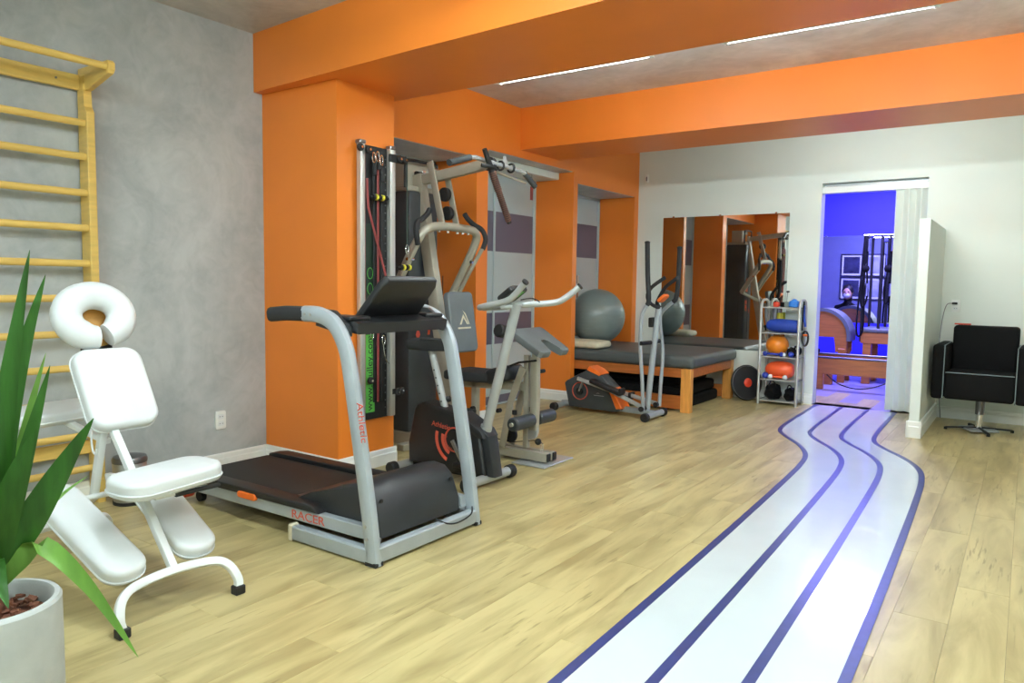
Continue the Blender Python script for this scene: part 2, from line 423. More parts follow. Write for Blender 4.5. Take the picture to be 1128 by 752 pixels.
bp_ = skirt('baseboard_partition', (3.489, 6.95), (3.603, 6.95), (0, -1), h=0.14)
skirt('skirting', (3.585, 6.932), (3.585, YW), (1, 0), h=0.14, parent=bp_)
skirt('skirting', (3.507, 6.932), (3.507, YW), (-1, 0), h=0.14, parent=bp_)
# folding door
dr = bpy.data.objects.new('door_1', None); COL.objects.link(dr); dr.location = (3.3, YW+0.05, 0); struct(dr, 'white folding door gathered at the right of the doorway')
MB().box((DX0, YW+0.10, 2.232), (DX1, YW+0.13, DZ)).build('shade_fascia', 'light_silver', dr)  # grey tone stands in for shade at the top of the door recess
MB().box((DX0, YW+0.02, 2.232), (DX1, YW+0.085, 2.295), bev=0.003, seg=1).build('door_track', 'white_trim', dr)
xs = [3.135, 3.20, 3.255, 3.31, 3.36, 3.41]
for k in range(5):
    a = V((xs[k], YW+0.015 if k % 2 == 0 else YW+0.07, 0)); b = V((xs[k+1], YW+0.07 if k % 2 == 0 else YW+0.015, 0))
    d = (b-a).normalized(); L = (b-a).length
    MB().box((0, -0.006, 0.012), (L, 0.006, 2.232), bev=0.003, seg=1, m=frame(a, d, V((0, 0, 1)).cross(d))).build('door_panel', 'white_paint', dr)
# threshold
MB().box((DX0, YW, -0.006), (DX1, YW+0.16, 0.0)).build('threshold', 'tile_violet', fl)

# lamps ----------------------------------------------------------
def tube_lamp(x0, x1, y, z, label, side=-1):
    t = thing('tube_lamp', label, 'lamp', ((x0+x1)/2, y+side*0.06, z), 'fluorescent tube lamps')
    MB().box((x0, y+side*0.05-0.025, z-0.022), (x1, y+side*0.05+0.025, z+0.03), bev=0.004, seg=1).build('housing', 'white_metal', t)
    MB().tube([(x0+0.02, y, z), (x1-0.02, y, z)], 0.013, 8).build('tube', 'tube_light', t)
    for x in (x0+0.01, x1-0.01): MB().box((x-0.012, y-0.03, z-0.016), (x+0.012, y+0.016, z+0.02), bev=0.003, seg=1).build('lamp_holder', 'white_metal', t)
tube_lamp(1.44, 2.50, 3.858, 2.521, 'tube lamp behind the front orange beam, left one')
tube_lamp(2.90, 3.88, 3.858, 2.521, 'tube lamp behind the front orange beam, right one')
tube_lamp(4.40, 5.45, 3.858, 2.521, 'tube lamp behind the front beam, outside right')
tube_lamp(2.6, 3.8, 6.52, 2.52, 'tube lamp hidden behind the rear orange beam')
def unseen_lamp(x0, x1, y, label):  # out-of-view lamps, hung low on stems so they light the ceiling
    t = thing('tube_lamp', label, 'lamp', ((x0+x1)/2, y, CEIL-0.2), 'fluorescent tube lamps')
    z = CEIL-0.20
    MB().box((x0, y-0.02, z), (x1, y+0.02, z+0.03), bev=0.004, seg=1).build('housing', 'white_metal', t)
    for x in (x0+0.2, x1-0.2): MB().tube([(x, y, z+0.03), (x, y, CEIL)], 0.005, 6).build('stem', 'white_metal', t)
    for s in (-1, 1): MB().tube([(x0+0.02, y+s*0.045, z), (x1-0.02, y+s*0.045, z)], 0.013, 8).build('tube', 'tube_light', t)
unseen_lamp(1.9, 3.1, 1.55, 'unseen double tube lamp hung below ceiling above the treadmill side')
unseen_lamp(3.9, 5.1, 1.55, 'unseen double tube lamp hung below ceiling above the lane')
unseen_lamp(1.9, 3.1, -0.9, 'unseen double tube lamp hung below ceiling behind the plant')
unseen_lamp(3.9, 5.1, -0.9, 'unseen double tube lamp hung below ceiling near the front wall')

# ================================================================ floor lane
LP = crom([(3.17, -1.2, 0), (3.14, 0.4, 0), (3.113, 1.9, 0), (3.092, 2.9, 0), (3.067, 3.85, 0), (3.032, 4.9, 0), (3.005, 5.4, 0), (2.955, 5.72, 0), (2.835, 6.02, 0), (2.65, 6.32, 0), (2.545, 6.55, 0), (2.505, 6.9, 0), (2.485, 7.6, 0), (2.47, 8.24, 0)], 8)
def strip(x0, x1, z0, z1, pts, half=None):
    """flat ribbon with a top, a bottom and edges; half: offset along the normal instead of along X"""
    m_ = MB(); rows = []
    for i, p in enumerate(pts):
        if half:
            t = (pts[min(i+1, len(pts)-1)] - pts[max(i-1, 0)]).normalized(); n = V((t.y, -t.x, 0))*half
            a, b = p-n, p+n
        else: a, b = p+V((x0, 0, 0)), p+V((x1, 0, 0))
        rows.append([m_.bm.verts.new((q.x, q.y, z)) for q, z in ((a, z0), (b, z0), (b, z1), (a, z1))])
    for A, B in zip(rows, rows[1:]):
        for j in range(4): m_.bm.faces.new((A[j], A[(j+1) % 4], B[(j+1) % 4], B[j]))
    m_.bm.faces.new(rows[0]); m_.bm.faces.new(rows[-1])
    return m_
lane = tag(strip(0, 0.785, 0.0003, 0.003, LP).build('walking_lane', 'lane_white', smooth=False), 'glossy white walking lane with blue lines curving to the doorway', 'floor lane')
for k in range(4):
    strip(0, 0, 0.003, 0.0042, [V((p.x+0.0175+0.25*k, p.y, 0)) for p in LP], 0.0185).build('lane_line', 'lane_blue', lane, smooth=False)

# ================================================================ wall bars
wbz = thing('wall_bars', 'yellow wooden wall bars fixed to the grey wall', 'wall bars', (0.0, 1.5, 0))
for y in (1.985, 1.07):
    MB().prism([(0.015, 0), (0.115, 0), (0.115, 2.13), (0.085, 2.16), (0.085, 2.32), (0.015, 2.32)], 0.042, frame((0, y, 0), (1, 0, 0), (0, 0, 1)), bev=0.004, seg=1).build('post', 'yellow_wood', wbz)
for z in [2.07, 1.893, 1.70, 1.513, 1.323, 1.136, 0.945, 0.76, 0.572, 0.385, 0.2]:
    MB().sweep([(0.088, 1.08, z), (0.088, 1.968, z)], [(0.014*math.cos(2*PI*k/12), 0.019*math.sin(2*PI*k/12)) for k in range(12)]).build('rung', 'yellow_wood', wbz)
MB().tube([(0.315, 1.03, 2.335), (0.315, 2.01, 2.335)], 0.019, 12).build('top_bar', 'yellow_wood', wbz)
for y in (1.985, 1.07):
    MB().prism([(0.015, 2.245), (0.11, 2.245), (0.33, 2.30), (0.345, 2.318), (0.345, 2.352), (0.33, 2.365), (0.015, 2.365)], 0.036, frame((0, y+0.003, 0), (1, 0, 0), (0, 0, 1)), bev=0.004, seg=1).build('bracket', 'yellow_wood', wbz)
MB().box((0.016, 1.09, 2.25), (0.04, 1.967, 2.33), bev=0.004, seg=1).build('top_board', 'yellow_wood', wbz)
MB().box((0.016, 1.09, 0.27), (0.042, 1.967, 0.345), bev=0.004, seg=1).build('bottom_board', 'yellow_wood', wbz)
for z in (2.29, 0.31):
    sc = MB().cyl((0.04, 1.85, z), (0.043, 1.85, z), 0.006, 8).build('screw', 'dark_steel', wbz)

# outlet on the grey wall
def outlet(loc, xd, label):
    t = thing('wall_outlet', label, 'outlet', loc)
    fm = frame(loc, xd, (0, 0, 1))
    MB().prism(rrect(0.072, 0.118, 0.008), 0.012, fm @ Matrix.Translation((0, 0, 0.006)), bev=0.003, seg=2).build('plate', 'white_trim', t)
    for s in (-1, 1):
        p = MB().prism(rrect(0.042, 0.03, 0.01), 0.003, fm @ Matrix.Translation((0, s*0.023, 0.0125)), bev=0.001, seg=1).build('socket', 'white_metal', t)
        h = MB()
        for dx in (-0.009, 0.009): h.cyl(fm @ V((dx, s*0.023, 0.0135)), fm @ V((dx, s*0.023, 0.0147)), 0.003, 8)
        h.build('socket_hole', 'rubber', p)
outlet((0, 2.795, 0.333), (0, 1, 0), 'white double socket on the grey wall above the baseboard')

# pedal bin
bn_ = thing('pedal_bin', 'small brushed steel pedal bin against the grey wall', 'bin', (0.235, 2.08, 0))
bc_ = (0.235, 2.08)
MB().lathe([(0, 0.012), (0.085, 0.012), (0.087, 0.03), (0.087, 0.225), (0.084, 0.23), (0, 0.23)], Matrix.Translation((*bc_, 0)), 28).build('body', 'steel', bn_)
MB().lathe([(0, 0.231), (0.09, 0.231), (0.091, 0.25), (0.084, 0.262), (0.05, 0.27), (0, 0.273)], Matrix.Translation((*bc_, 0)), 28).build('lid', 'dark_steel', bn_)
MB().lathe([(0, 0), (0.089, 0), (0.09, 0.018), (0, 0.018)], Matrix.Translation((*bc_, 0)), 28).build('base_ring', 'rubber', bn_)
MB().box((bc_[0]+0.08, bc_[1]-0.02, 0.012), (bc_[0]+0.115, bc_[1]+0.02, 0.02), bev=0.003, seg=1).build('pedal', 'rubber', bn_)

# ================================================================ massage chair
mc = thing('massage_chair', 'white padded massage chair on tubular legs facing the wall bars', 'massage chair', (1.3, 1.49, 0))
Y0 = 1.487
def pad(name, size, th, m, rad, parent, material='white_vinyl', bev=0.02):
    o = MB().rpad(size[0], size[1], rad, th, bev, m, dome=0.008).build(name, material, parent)
    w_, h_ = size
    pp = [m @ V((a, b, -th/2+bev*1.1)) for a, b in rrect(w_+0.002, h_+0.002, rad, 7)]
    MB().tube(pp, 0.0035, 6, closed=True).build('piping', material, o)
    return o
def legbar(x, sgn, ytop0, ytop1, z):
    """inverted U foot bar running along Y"""
    pts = [(x+0.075*sgn, Y0-0.235, 0.02), (x+0.065*sgn, Y0-0.24, 0.06), (x+0.035*sgn, Y0-0.215, 0.115), (x+0.01*sgn, Y0-0.15, 0.14), (x, Y0, 0.15), (x+0.01*sgn, Y0+0.15, 0.14), (x+0.035*sgn, Y0+0.205, 0.115), (x+0.065*sgn, Y0+0.228, 0.06), (x+0.075*sgn, Y0+0.223, 0.02)]
    MB().rtube(pts, 0.032, 0.026, smooth=5, up=(1, 0, 0)).build('foot_bar', 'white_metal', mc)
    for yy in (Y0-0.235, Y0+0.223):
        MB().box((x+0.075*sgn-0.02, yy-0.022, 0), (x+0.075*sgn+0.02, yy+0.022, 0.036), bev=0.004, seg=1).build('foot_cap', 'rubber', mc)
legbar(1.69, 1, 0, 0, 0); legbar(0.80, -1, 0, 0, 0)
MB().rtube([(1.255, Y0, 0.645), (1.69, Y0, 0.15)], 0.03, 0.032).build('rear_strut', 'white_metal', mc)
MB().rtube([(1.235, Y0-0.025, 0.64), (1.14, Y0-0.025, 0.34), (0.80, Y0-0.0, 0.145)], 0.03, 0.032).build('front_strut', 'white_metal', mc)
MB().rtube([(1.17, Y0+0.02, 0.42), (1.42, Y0+0.02, 0.44), (1.60, Y0, 0.455)], 0.026, 0.03).build('seat_arm', 'white_metal', mc)
MB().tube([(1.16, Y0-0.17, 0.345), (1.16, Y0+0.2, 0.345)], 0.012, 10).build('cross_rod', 'white_metal', mc)
MB().cyl((1.16, Y0+0.2, 0.345), (1.16, Y0+0.225, 0.345), 0.016, 12).build('rod_cap', 'rubber', mc)
# chest pad
tx, tz, bx_, bz_ = 1.10, 0.935, 1.275, 0.64
cdir = V((tx-bx_, 0, tz-bz_)).normalized()
cm = frame(((tx+bx_)/2, Y0+0.05, (tz+bz_)/2), (0, 1, 0), cdir)
pad('chest_pad', (0.28, 0.36), 0.075, cm, 0.065, mc, bev=0.024)
MB().prism(rrect(0.2, 0.25, 0.03), 0.012, cm @ Matrix.Translation((0, 0, -0.042)), bev=0.003, seg=1).build('pad_board', 'maple', mc)
# seat
sm = frame((1.60, Y0+0.03, 0.485), V((-0.12, 1, 0.015)), V((-1, -0.12, 0.03)))
pad('seat_pad', (0.42, 0.225), 0.07, sm, 0.085, mc, bev=0.02)
MB().box((1.52, Y0-0.06, 0.43), (1.68, Y0+0.1, 0.452), bev=0.003, seg=1).build('seat_plate', 'white_metal', mc)
MB().rtube([(1.675, Y0+0.02, 0.432), (1.70, Y0+0.19, 0.44)], 0.022, 0.014).build('seat_lever', 'rubber', mc)
# knee pads
for s, (lo, up) in (('a', (V((1.665, 1.325, 0.185)), V((1.215, 1.275, 0.40)))), ('b', (V((1.645, 1.615, 0.185)), V((1.215, 1.625, 0.40))))):
    d = (lo-up); L = d.length+0.06; c = (lo+up)/2
    fm = frame(c, d, (0, 1, 0) if True else None)
    pad('knee_pad', (L, 0.165), 0.07, fm, 0.07, mc, bev=0.022)
    MB().rtube([c+fm.to_3x3()@V((0, 0, -0.045)), V((1.16, c.y, 0.345))], 0.02, 0.024).build('knee_arm', 'white_metal', mc)
# face cradle: open ring on a maple plate
fx = frame((1.045, Y0+0.04, 1.082), (0, 1, 0.10), V((-0.36, 0, 1)))
ring = []
for k in range(33):
    a = math.radians(-76 + 340*k/32)
    ring.append(fx @ V((0.110*math.cos(a), 0.092*math.sin(a), 0.01)))
cs = [0.80 + 0.2*min(1, min(k, 32-k)/3) for k in range(33)]
MB().sweep(ring, [(0.060*math.cos(2*PI*k/16), 0.052*math.sin(2*PI*k/16)) for k in range(16)], up=fx.to_3x3() @ V((0, 0, 1)), scl=cs).build('face_cushion', 'white_vinyl', mc)
ov = [(0.125*math.cos(2*PI*k/28), 0.115*math.sin(2*PI*k/28)-0.012) for k in range(28)]
MB().prism(ov, 0.014, fx @ Matrix.Translation((0, 0, -0.05)), bev=0.003, seg=1).build('cradle_plate', 'maple', mc)
MB().tube([fx @ V((-0.03, -0.06, -0.06)), fx @ V((-0.03, -0.2, -0.065)), V((1.13, Y0+0.02, 0.80))], 0.009).tube([fx @ V((0.03, -0.06, -0.06)), fx @ V((0.03, -0.2, -0.065)), V((1.13, Y0+0.08, 0.80))], 0.009).build('cradle_rods', 'dark_steel', mc)
MB().cyl(fx @ V((-0.06, -0.125, -0.055)), fx @ V((0.06, -0.125, -0.055)), 0.013, 12).build('clamp', 'rubber', mc)
# arm rest
am = frame((0.82, Y0-0.03, 0.655), V((0.12, 1, 0.06)), V((-1, 0.1, 0.12)))
pad('arm_pad', (0.36, 0.20), 0.06, am, 0.09, mc, bev=0.018)
MB().rtube([(0.84, Y0, 0.62), (1.0, Y0, 0.60), (1.215, Y0, 0.58)], 0.028, 0.024).build('arm_support', 'white_metal', mc)
MB().tube([(1.21, Y0-0.06, 0.66), (1.22, Y0-0.065, 0.60), (1.24, Y0-0.07, 0.555), (1.262, Y0-0.07, 0.545), (1.27, Y0-0.07, 0.565)], 0.004, 6, smooth=4).build('hook', 'white_metal', mc)

# ================================================================ plant
PC = V((2.062, 0.765, 0)); PR = 0.16; PH = 0.385
pl = thing('potted_yucca', 'yucca with long green sword leaves in a pale concrete pot', 'potted plant', PC)
MB().lathe([(0, 0), (PR-0.012, 0), (PR-0.004, 0.01), (PR, 0.03), (PR, PH-0.008), (PR-0.006, PH), (PR-0.018, PH), (PR-0.024, PH-0.01), (PR-0.024, PH-0.09), (0, PH-0.09)], Matrix.Translation(PC), 48).build('pot', 'pot', pl)
MB().lathe([(0, PH-0.045), (0.07, PH-0.048), (PR-0.026, PH-0.056), (PR-0.026, PH-0.08)], Matrix.Translation(PC), 24).build('soil', 'bark', pl)
for k in range(70):
    a = random.random()*2*PI; q = (PR-0.045)*math.sqrt(random.random())
    m_ = Matrix.Translation(PC+V((q*math.cos(a), q*math.sin(a), PH-0.040+random.random()*0.012))) @ Matrix.Rotation(random.random()*6, 4, 'Z') @ Matrix.Rotation(random.uniform(-.7, .7), 4, 'X')
    sx, sy = random.uniform(.010, .02), random.uniform(.006, .012)
    MB().prism([(-sx, -sy*.6), (sx*.2, -sy), (sx, -sy*.3), (sx*.7, sy*.8), (-sx*.5, sy)], 0.007, m_).build('bark_chip', 'bark', pl, smooth=False)
MB().cyl(PC+V((0, 0, PH-0.06)), PC+V((0.0, 0, PH+0.12)), 0.03, 12, r2=0.025).build('stem', 'bark', pl)
def leaf(base, mid, tip, w, material='leaf', side=None):
    pts = crom([base, base.lerp(mid, .5)+V((0, 0, .01)), mid, mid.lerp(tip, .55)+(mid-base.lerp(tip, .5))*0.25, tip], 5)
    side = V(side if side else (0.305, 0.952, 0)).normalized(); m_ = MB(); rows = []; n = len(pts)
    for i, p in enumerate(pts):
        t = (pts[min(i+1, n-1)]-pts[max(i-1, 0)]).normalized(); s_ = (side - t*side.dot(t)).normalized(); nn = t.cross(s_)
        q = i/(n-1); ww = w*(0.55+0.45*math.sin(min(1, q/0.45)*PI/2))*(1 if q < .45 else max(0.02, 1-((q-.45)/.55)**1.6))
        rows.append([m_.bm.verts.new(p-s_*ww+nn*ww*.25), m_.bm.verts.new(p), m_.bm.verts.new(p+s_*ww+nn*ww*.25)])
    for A, B in zip(rows, rows[1:]):
        m_.bm.faces.new((A[0], A[1], B[1], B[0])); m_.bm.faces.new((A[1], A[2], B[2], B[1]))
    bmesh.ops.solidify(m_.bm, geom=m_.bm.faces[:], thickness=0.0014)
    return m_.build('leaf', material, pl, angle=60)
R_ = V((0.305, 0.952, 0))      # across the picture, seen from the room
B_ = PC+V((0, 0, PH+0.05))
LEAVES = [  # (across, away, height) of mid and tip, width, material
 ((0.025, 0, .32), (0.115, 0.02, .885), .031, 'leaf'), ((0.05, .05, .40), (0.155, .09, .82), .027, 'leaf'), ((-.04, .05, .3), (-.03, .08, .80), .032, 'leaf'),
 ((0.10, -.02, .17), (0.245, -.04, .425), .040, 'leaf'), ((0.055, -.03, .22), (0.145, -.06, .58), .026, 'leaf'), ((0.07, .06, .30), (0.15, .10, .60), .014, 'leaf_light'),
 ((0.115, -.03, .085), (0.325, -.13, -.25), .026, 'leaf_light'), ((0.11, .10, .12), (0.26, .20, .21), .008, 'leaf_light'),
 ((0.03, -.05, .18), (0.105, -.10, .42), .038, 'leaf'), ((-.08, 0, .25), (-.2, .03, .62), .034, 'leaf'), ((-.1, -.05, .15), (-.3, -.1, .35), .034, 'leaf'),
 ((-.05, .1, .2), (-.14, .24, .5), .030, 'leaf'), ((-0.02, -.08, .12), (0.02, -.14, .30), .034, 'leaf'), ((0.0, -.05, .07), (0.03, -.13, -.03), .030, 'leaf'), ((-.02, .02, .35), (.01, .03, .76), .028, 'leaf')]
Dp = V((-0.952, 0.305, 0))
for mi, ti, w_, mt in LEAVES:
    leaf(B_-V((0, 0, .03)), B_ + R_*mi[0]+Dp*mi[1]+V((0, 0, mi[2])), B_ + R_*ti[0]+Dp*ti[1]+V((0, 0, ti[2])), w_, mt)

# ================================================================ treadmill
tm = thing('treadmill', 'grey and black motorised treadmill with orange details by the column', 'treadmill', (1.2, 2.6, 0))
TY0, TY1 = 2.235, 2.955
for y in (TY0+0.005, TY1-0.005):
    MB().rtube([(1.985, y, 0.0), (1.955, y, 0.22), (1.895, y, 0.55), (1.835, y, 0.86), (1.80, y, 0.97), (1.735, y, 1.055), (1.64, y, 1.092), (1.535, y, 1.095)], 0.048, 0.075, smooth=5, up=(1, 0, 0), rad=0.02).build('upright', 'silver_paint', tm)
    MB().rtube([(1.54, y, 1.095), (1.40, y, 1.093), (1.285, y, 1.083)], 0.05, 0.07, rad=0.022).build('hand_grip', 'black_soft', tm)
    sgn = -1 if y < 2.6 else 1
    for (xx, zz) in ((1.60, 1.093), (1.56, 1.094), (1.965, 0.12), (1.955, 0.175)):
        MB().cyl((xx, y+sgn*0.022, zz), (xx, y+sgn*0.027, zz), 0.008, 8).build('bolt', 'steel', tm)
    MB().box((1.95, y-0.026, 0.0), (2.02, y+0.026, 0.02), bev=0.004, seg=1).build('foot', 'rubber', tm)
    MB().box((1.45, y-0.024, 0.008), (1.97, y+0.024, 0.075), bev=0.006, seg=1).build('base_tube', 'silver_paint', tm)
    MB().box((1.425, y-0.026, 0.0), (1.452, y+0.026, 0.082), bev=0.006, seg=1).build('base_cap', 'cream_cloth', tm)
MB().box((1.965, TY0, 0.012), (2.012, TY1, 0.082), bev=0.005, seg=1).build('front_tube', 'silver_paint', tm)
# deck
MB().prism([(0.45, 0.085), (1.80, 0.10), (1.80, 0.165), (0.43, 0.155), (0.42, 0.12)], 0.50, frame((0, 2.595, 0), (1, 0, 0), (0, 0, 1)), bev=0.006, seg=2).build('running_belt', 'belt', tm)
for y, s in ((TY0+0.045, -1), (TY1-0.045, 1)):
    rl = MB().prism([(0.47, 0.08), (1.95, 0.095), (1.95, 0.155), (0.47, 0.14)], 0.045, frame((0, y, 0), (1, 0, 0), (0, 0, 1)), bev=0.004, seg=1).build('side_rail', 'silver_paint', tm)
    MB().prism([(0.42, 0.138), (1.60, 0.152), (1.55, 0.185), (0.50, 0.176), (0.43, 0.165)], 0.09, frame((0, y-s*0.014, 0), (1, 0, 0), (0, 0, 1)), bev=0.007, seg=2).build('foot_rail', 'black_plastic', tm)
    MB().cyl((0.455, y-0.03, 0.078), (0.455, y+0.03, 0.078), 0.055, 16, bev=0.006).build('roller_cap', 'red_plastic', tm)
    MB().cyl((0.52, y+s*(-0.05)-0.015, 0.03), (0.52, y+s*(-0.05)+0.015, 0.03), 0.03, 14).build('wheel', 'rubber', tm)
    if s < 0:
        MB().rpad(0.15, 0.034, 0.016, 0.02, 0.005, frame((1.06, y-0.03, 0.146), (1, 0, 0.01), (0, 0, 1))).build('rail_clip', 'orange_plastic', tm)
        text('lettering', 'RACER', 0.058, frame((1.40, y-0.0235, 0.100), (1, 0, 0.011), (0, 0, 1)), 'red_print', tm, xs=1.35)
# motor hood
hp = [(1.30, 0.165), (1.48, 0.205), (1.70, 0.30), (1.78, 0.318), (1.85, 0.31), (1.90, 0.27), (1.945, 0.16), (1.95, 0.09), (1.30, 0.09)]
MB().prism(hp, 0.575, frame((0, 2.597, 0), (1, 0, 0), (0, 0, 1)), bev=0.018, seg=3).build('motor_hood', 'hood', tm)
for y in (2.35, 2.84): MB().cyl((1.915, y, 0.252), (1.922, y, 0.252), 0.010, 10).build('hood_bolt', 'rubber', tm)
MB().tube([(1.99, 2.93, 0.10), (2.02, 2.88, 0.075), (2.02, 2.78, 0.06), (2.015, 2.70, 0.075), (1.975, 2.66, 0.10)], 0.004, 6, smooth=5).build('power_cord', 'rubber', tm)
for y in (2.30, 2.90): MB().cyl((1.93, y-0.02, 0.085), (1.93, y+0.02, 0.085), 0.02, 12).build('hinge', 'steel', tm)
# console
cmx = frame((1.79, 2.598, 1.17), (0, 1, 0), V((0.17, 0, 0.19)))
MB().prism([(-0.20, -0.135), (0.20, -0.135), (0.188, 0.09), (0.165, 0.13), (-0.165, 0.13), (-0.188, 0.09)], 0.04, cmx, bev=0.012, seg=3).build('console', 'black_plastic', tm)
MB().prism(rrect(0.30, 0.16, 0.01), 0.004, cmx @ Matrix.Translation((0, 0.01, -0.0205)), bev=0.001, seg=1).build('display', 'hood', tm)
MB().prism([(1.60, 1.03), (1.83, 1.01), (1.84, 1.06), (1.74, 1.085), (1.62, 1.085)], 0.62, frame((0, 2.597, 0), (1, 0, 0), (0, 0, 1)), bev=0.012, seg=2).build('console_bridge', 'black_plastic', tm)
for s, y in ((1, 2.275), (-1, 2.915)):
    MB().prism([(1.58, 1.04), (1.80, 1.0), (1.80, 1.05), (1.70, 1.115), (1.60, 1.12)], 0.03, frame((0, y, 0), (1, 0, 0), (0, 0, 1)), bev=0.006, seg=2).build('console_bracket', 'hood', tm)
    MB().box((1.62, min(y, y+s*0.13), 1.07), (1.80, max(y, y+s*0.13), 1.09), bev=0.006, seg=1).build('tray', 'black_plastic', tm)
text('lettering', 'Athletic', 0.056, frame((1.905, TY0-0.0215, 0.72), V((0.17, 0, -1)), V((1, 0, 0.17))), 'red_print', tm)

# ================================================================ pulley tower on the column
pt = thing('pulley_tower', 'wall mounted pulley tower with resistance bands on the orange column', 'pulley station', (XC+0.04, 3.45, 0.33))
X0 = XC+0.001
MB().box((X0, 3.31, 0.335), (X0+0.018, 3.60, 2.12), bev=0.003, seg=1).build('back_board', 'rubber', pt)
for y, w_ in ((3.315, 0.042), (3.585, 0.05)):
    MB().box((X0+0.018, y-w_/2, 0.34), (X0+0.055, y+w_/2, 2.13), bev=0.005, seg=2).build('rail', 'alu', pt)
    h = MB()
    for k in range(34): h.cyl((X0+0.02, y+(0.034 if y < 3.4 else -0.038), 0.40+k*0.05), (X0+0.025, y+(0.034 if y < 3.4 else -0.038), 0.40+k*0.05), 0.005, 6)
    hh = h.build('rail_holes', 'dark_steel', pt); hh['kind'] = 'stuff'
    MB().box((X0+0.01, y-0.026, 2.115), (X0+0.06, y+0.026, 2.14), bev=0.005, seg=1).build('rail_cap', 'dark_steel', pt)
MB().box((X0+0.018, 3.362, 0.38), (X0+0.024, 3.446, 1.62), bev=0.001, seg=1).build('printed_strip', 'dark_green', pt)
MB().box((X0+0.024, 3.364, 0.385), (X0+0.0255, 3.444, 0.90), bev=0.0003, seg=1).build('green_label', 'green_print', pt)
tf = lambda z: frame((X0+0.026, 3.423, z), (0, 0, 1), (0, -1, 0))
text('lettering', 'www.i', 0.072, tf(0.395), 'rubber', pt, depth=0.0004)
text('lettering', 'pulley.com', 0.072, tf(0.585), 'rubber', pt, depth=0.0004)
for z in (1.30, 1.20, 1.10, 1.0):
    MB().tube([V((X0+0.0255, 3.405+0.024*math.cos(2*PI*k/20), z+0.036*math.sin(2*PI*k/20))) for k in range(20)], 0.0022, 5, closed=True).build('printed_ring', 'green_print', pt)
def pulley(p, d=V((1, 0, 0))):
    MB().cyl(V(p)-d*0.012, V(p)+d*0.012, 0.024, 14, bev=0.004).build('pulley_wheel', 'rubber', pt)
    MB().cyl(V(p)-d*0.02, V(p)+d*0.02, 0.008, 10).build('pulley_axle', 'chrome', pt)
for p in ((X0+0.07, 3.28, 2.085), (X0+0.07, 3.35, 2.08), (X0+0.07, 3.63, 2.06), (X0+0.075, 3.675, 2.058), (X0+0.05, 3.385, 0.60), (X0+0.06, 3.625, 0.50), (X0+0.06, 3.665, 0.505)): pulley(p)
MB().box((X0+0.045, 3.55, 2.035), (X0+0.065, 3.70, 2.085), bev=0.004, seg=1).build('pulley_arm', 'rubber', pt)
MB().box((X0+0.04, 3.58, 0.485), (X0+0.058, 3.69, 0.525), bev=0.004, seg=1).build('pulley_arm', 'rubber', pt)
for y, mt in ((3.345, 'red_rubber'), (3.465, 'red_rubber'), (3.50, 'rubber'), (3.43, 'rubber')):
    MB().tube([(X0+0.035, y, 2.05), (X0+0.037, y, 1.2), (X0+0.035, y, 0.45)], 0.0075, 6).build('band', mt, pt)
MB().tube([(X0+0.06, 3.345, 1.90), (X0+0.065, 3.35, 1.72), (X0+0.09, 3.47, 1.32), (X0+0.10, 3.55, 1.05)], 0.008, 6).build('band', 'red_rubber', pt)
MB().tube([(X0+0.08, 3.692, 2.05), (X0+0.08, 3.694, 1.70), (X0+0.08, 3.695, 1.50)], 0.005, 6).build('rope', 'dark_green', pt)
def carabiner(c, s=1.0):
    c = V(c); MB().tube([c+V((0, 0.012*s*math.cos(2*PI*k/14), 0.030*s*math.sin(2*PI*k/14))) for k in range(14)], 0.0032, 6, closed=True).build('carabiner', 'chrome', pt)
for c in ((X0+0.08, 3.695, 1.465), (X0+0.06, 3.405, 2.04), (X0+0.06, 3.44, 2.05), (X0+0.06, 3.475, 2.03), (X0+0.06, 3.375, 1.06), (X0+0.05, 3.40, 0.90), (X0+0.055, 3.50, 0.86)): carabiner(c, 1.1)
for k, (y, z, n_) in enumerate(((3.40, 1.79, 5), (3.655, 1.345, 4))):
    for q in range(n_):
        MB().cyl((X0+0.06, y+q*0.027-0.008, z), (X0+0.06, y+q*0.027+0.008, z), 0.02, 12).build('hook_peg', 'yellow_plastic' if q % 2 else 'rubber', pt)
    MB().tube([(X0+0.06, y-0.03, z), (X0+0.06, y+n_*0.027, z)], 0.008, 8).build('peg_rod', 'rubber', pt)
for y, z in ((3.46, 2.02), (3.49, 1.95), (3.42, 1.98)):
    MB().box((X0+0.04, y-0.012, z-0.05), (X0+0.06, y+0.012, z+0.04), bev=0.004, seg=1).build('strap_end', 'black_soft', pt)
MB().tube([(X0+0.05, 3.50, 0.84), (X0+0.06, 3.51, 0.74), (X0+0.055, 3.55, 0.70), (X0+0.04, 3.575, 0.71)], 0.003, 6, smooth=5).build('wire_loop', 'chrome', pt)

# ================================================================ multi gym
GY = 4.25
mg = thing('multi_gym', 'champagne framed multi gym with dark pads in front of the first niche', 'multi gym', (0.8, GY, 0))
def part(mb, name, material, parent=mg): return mb.build(name, material, parent)
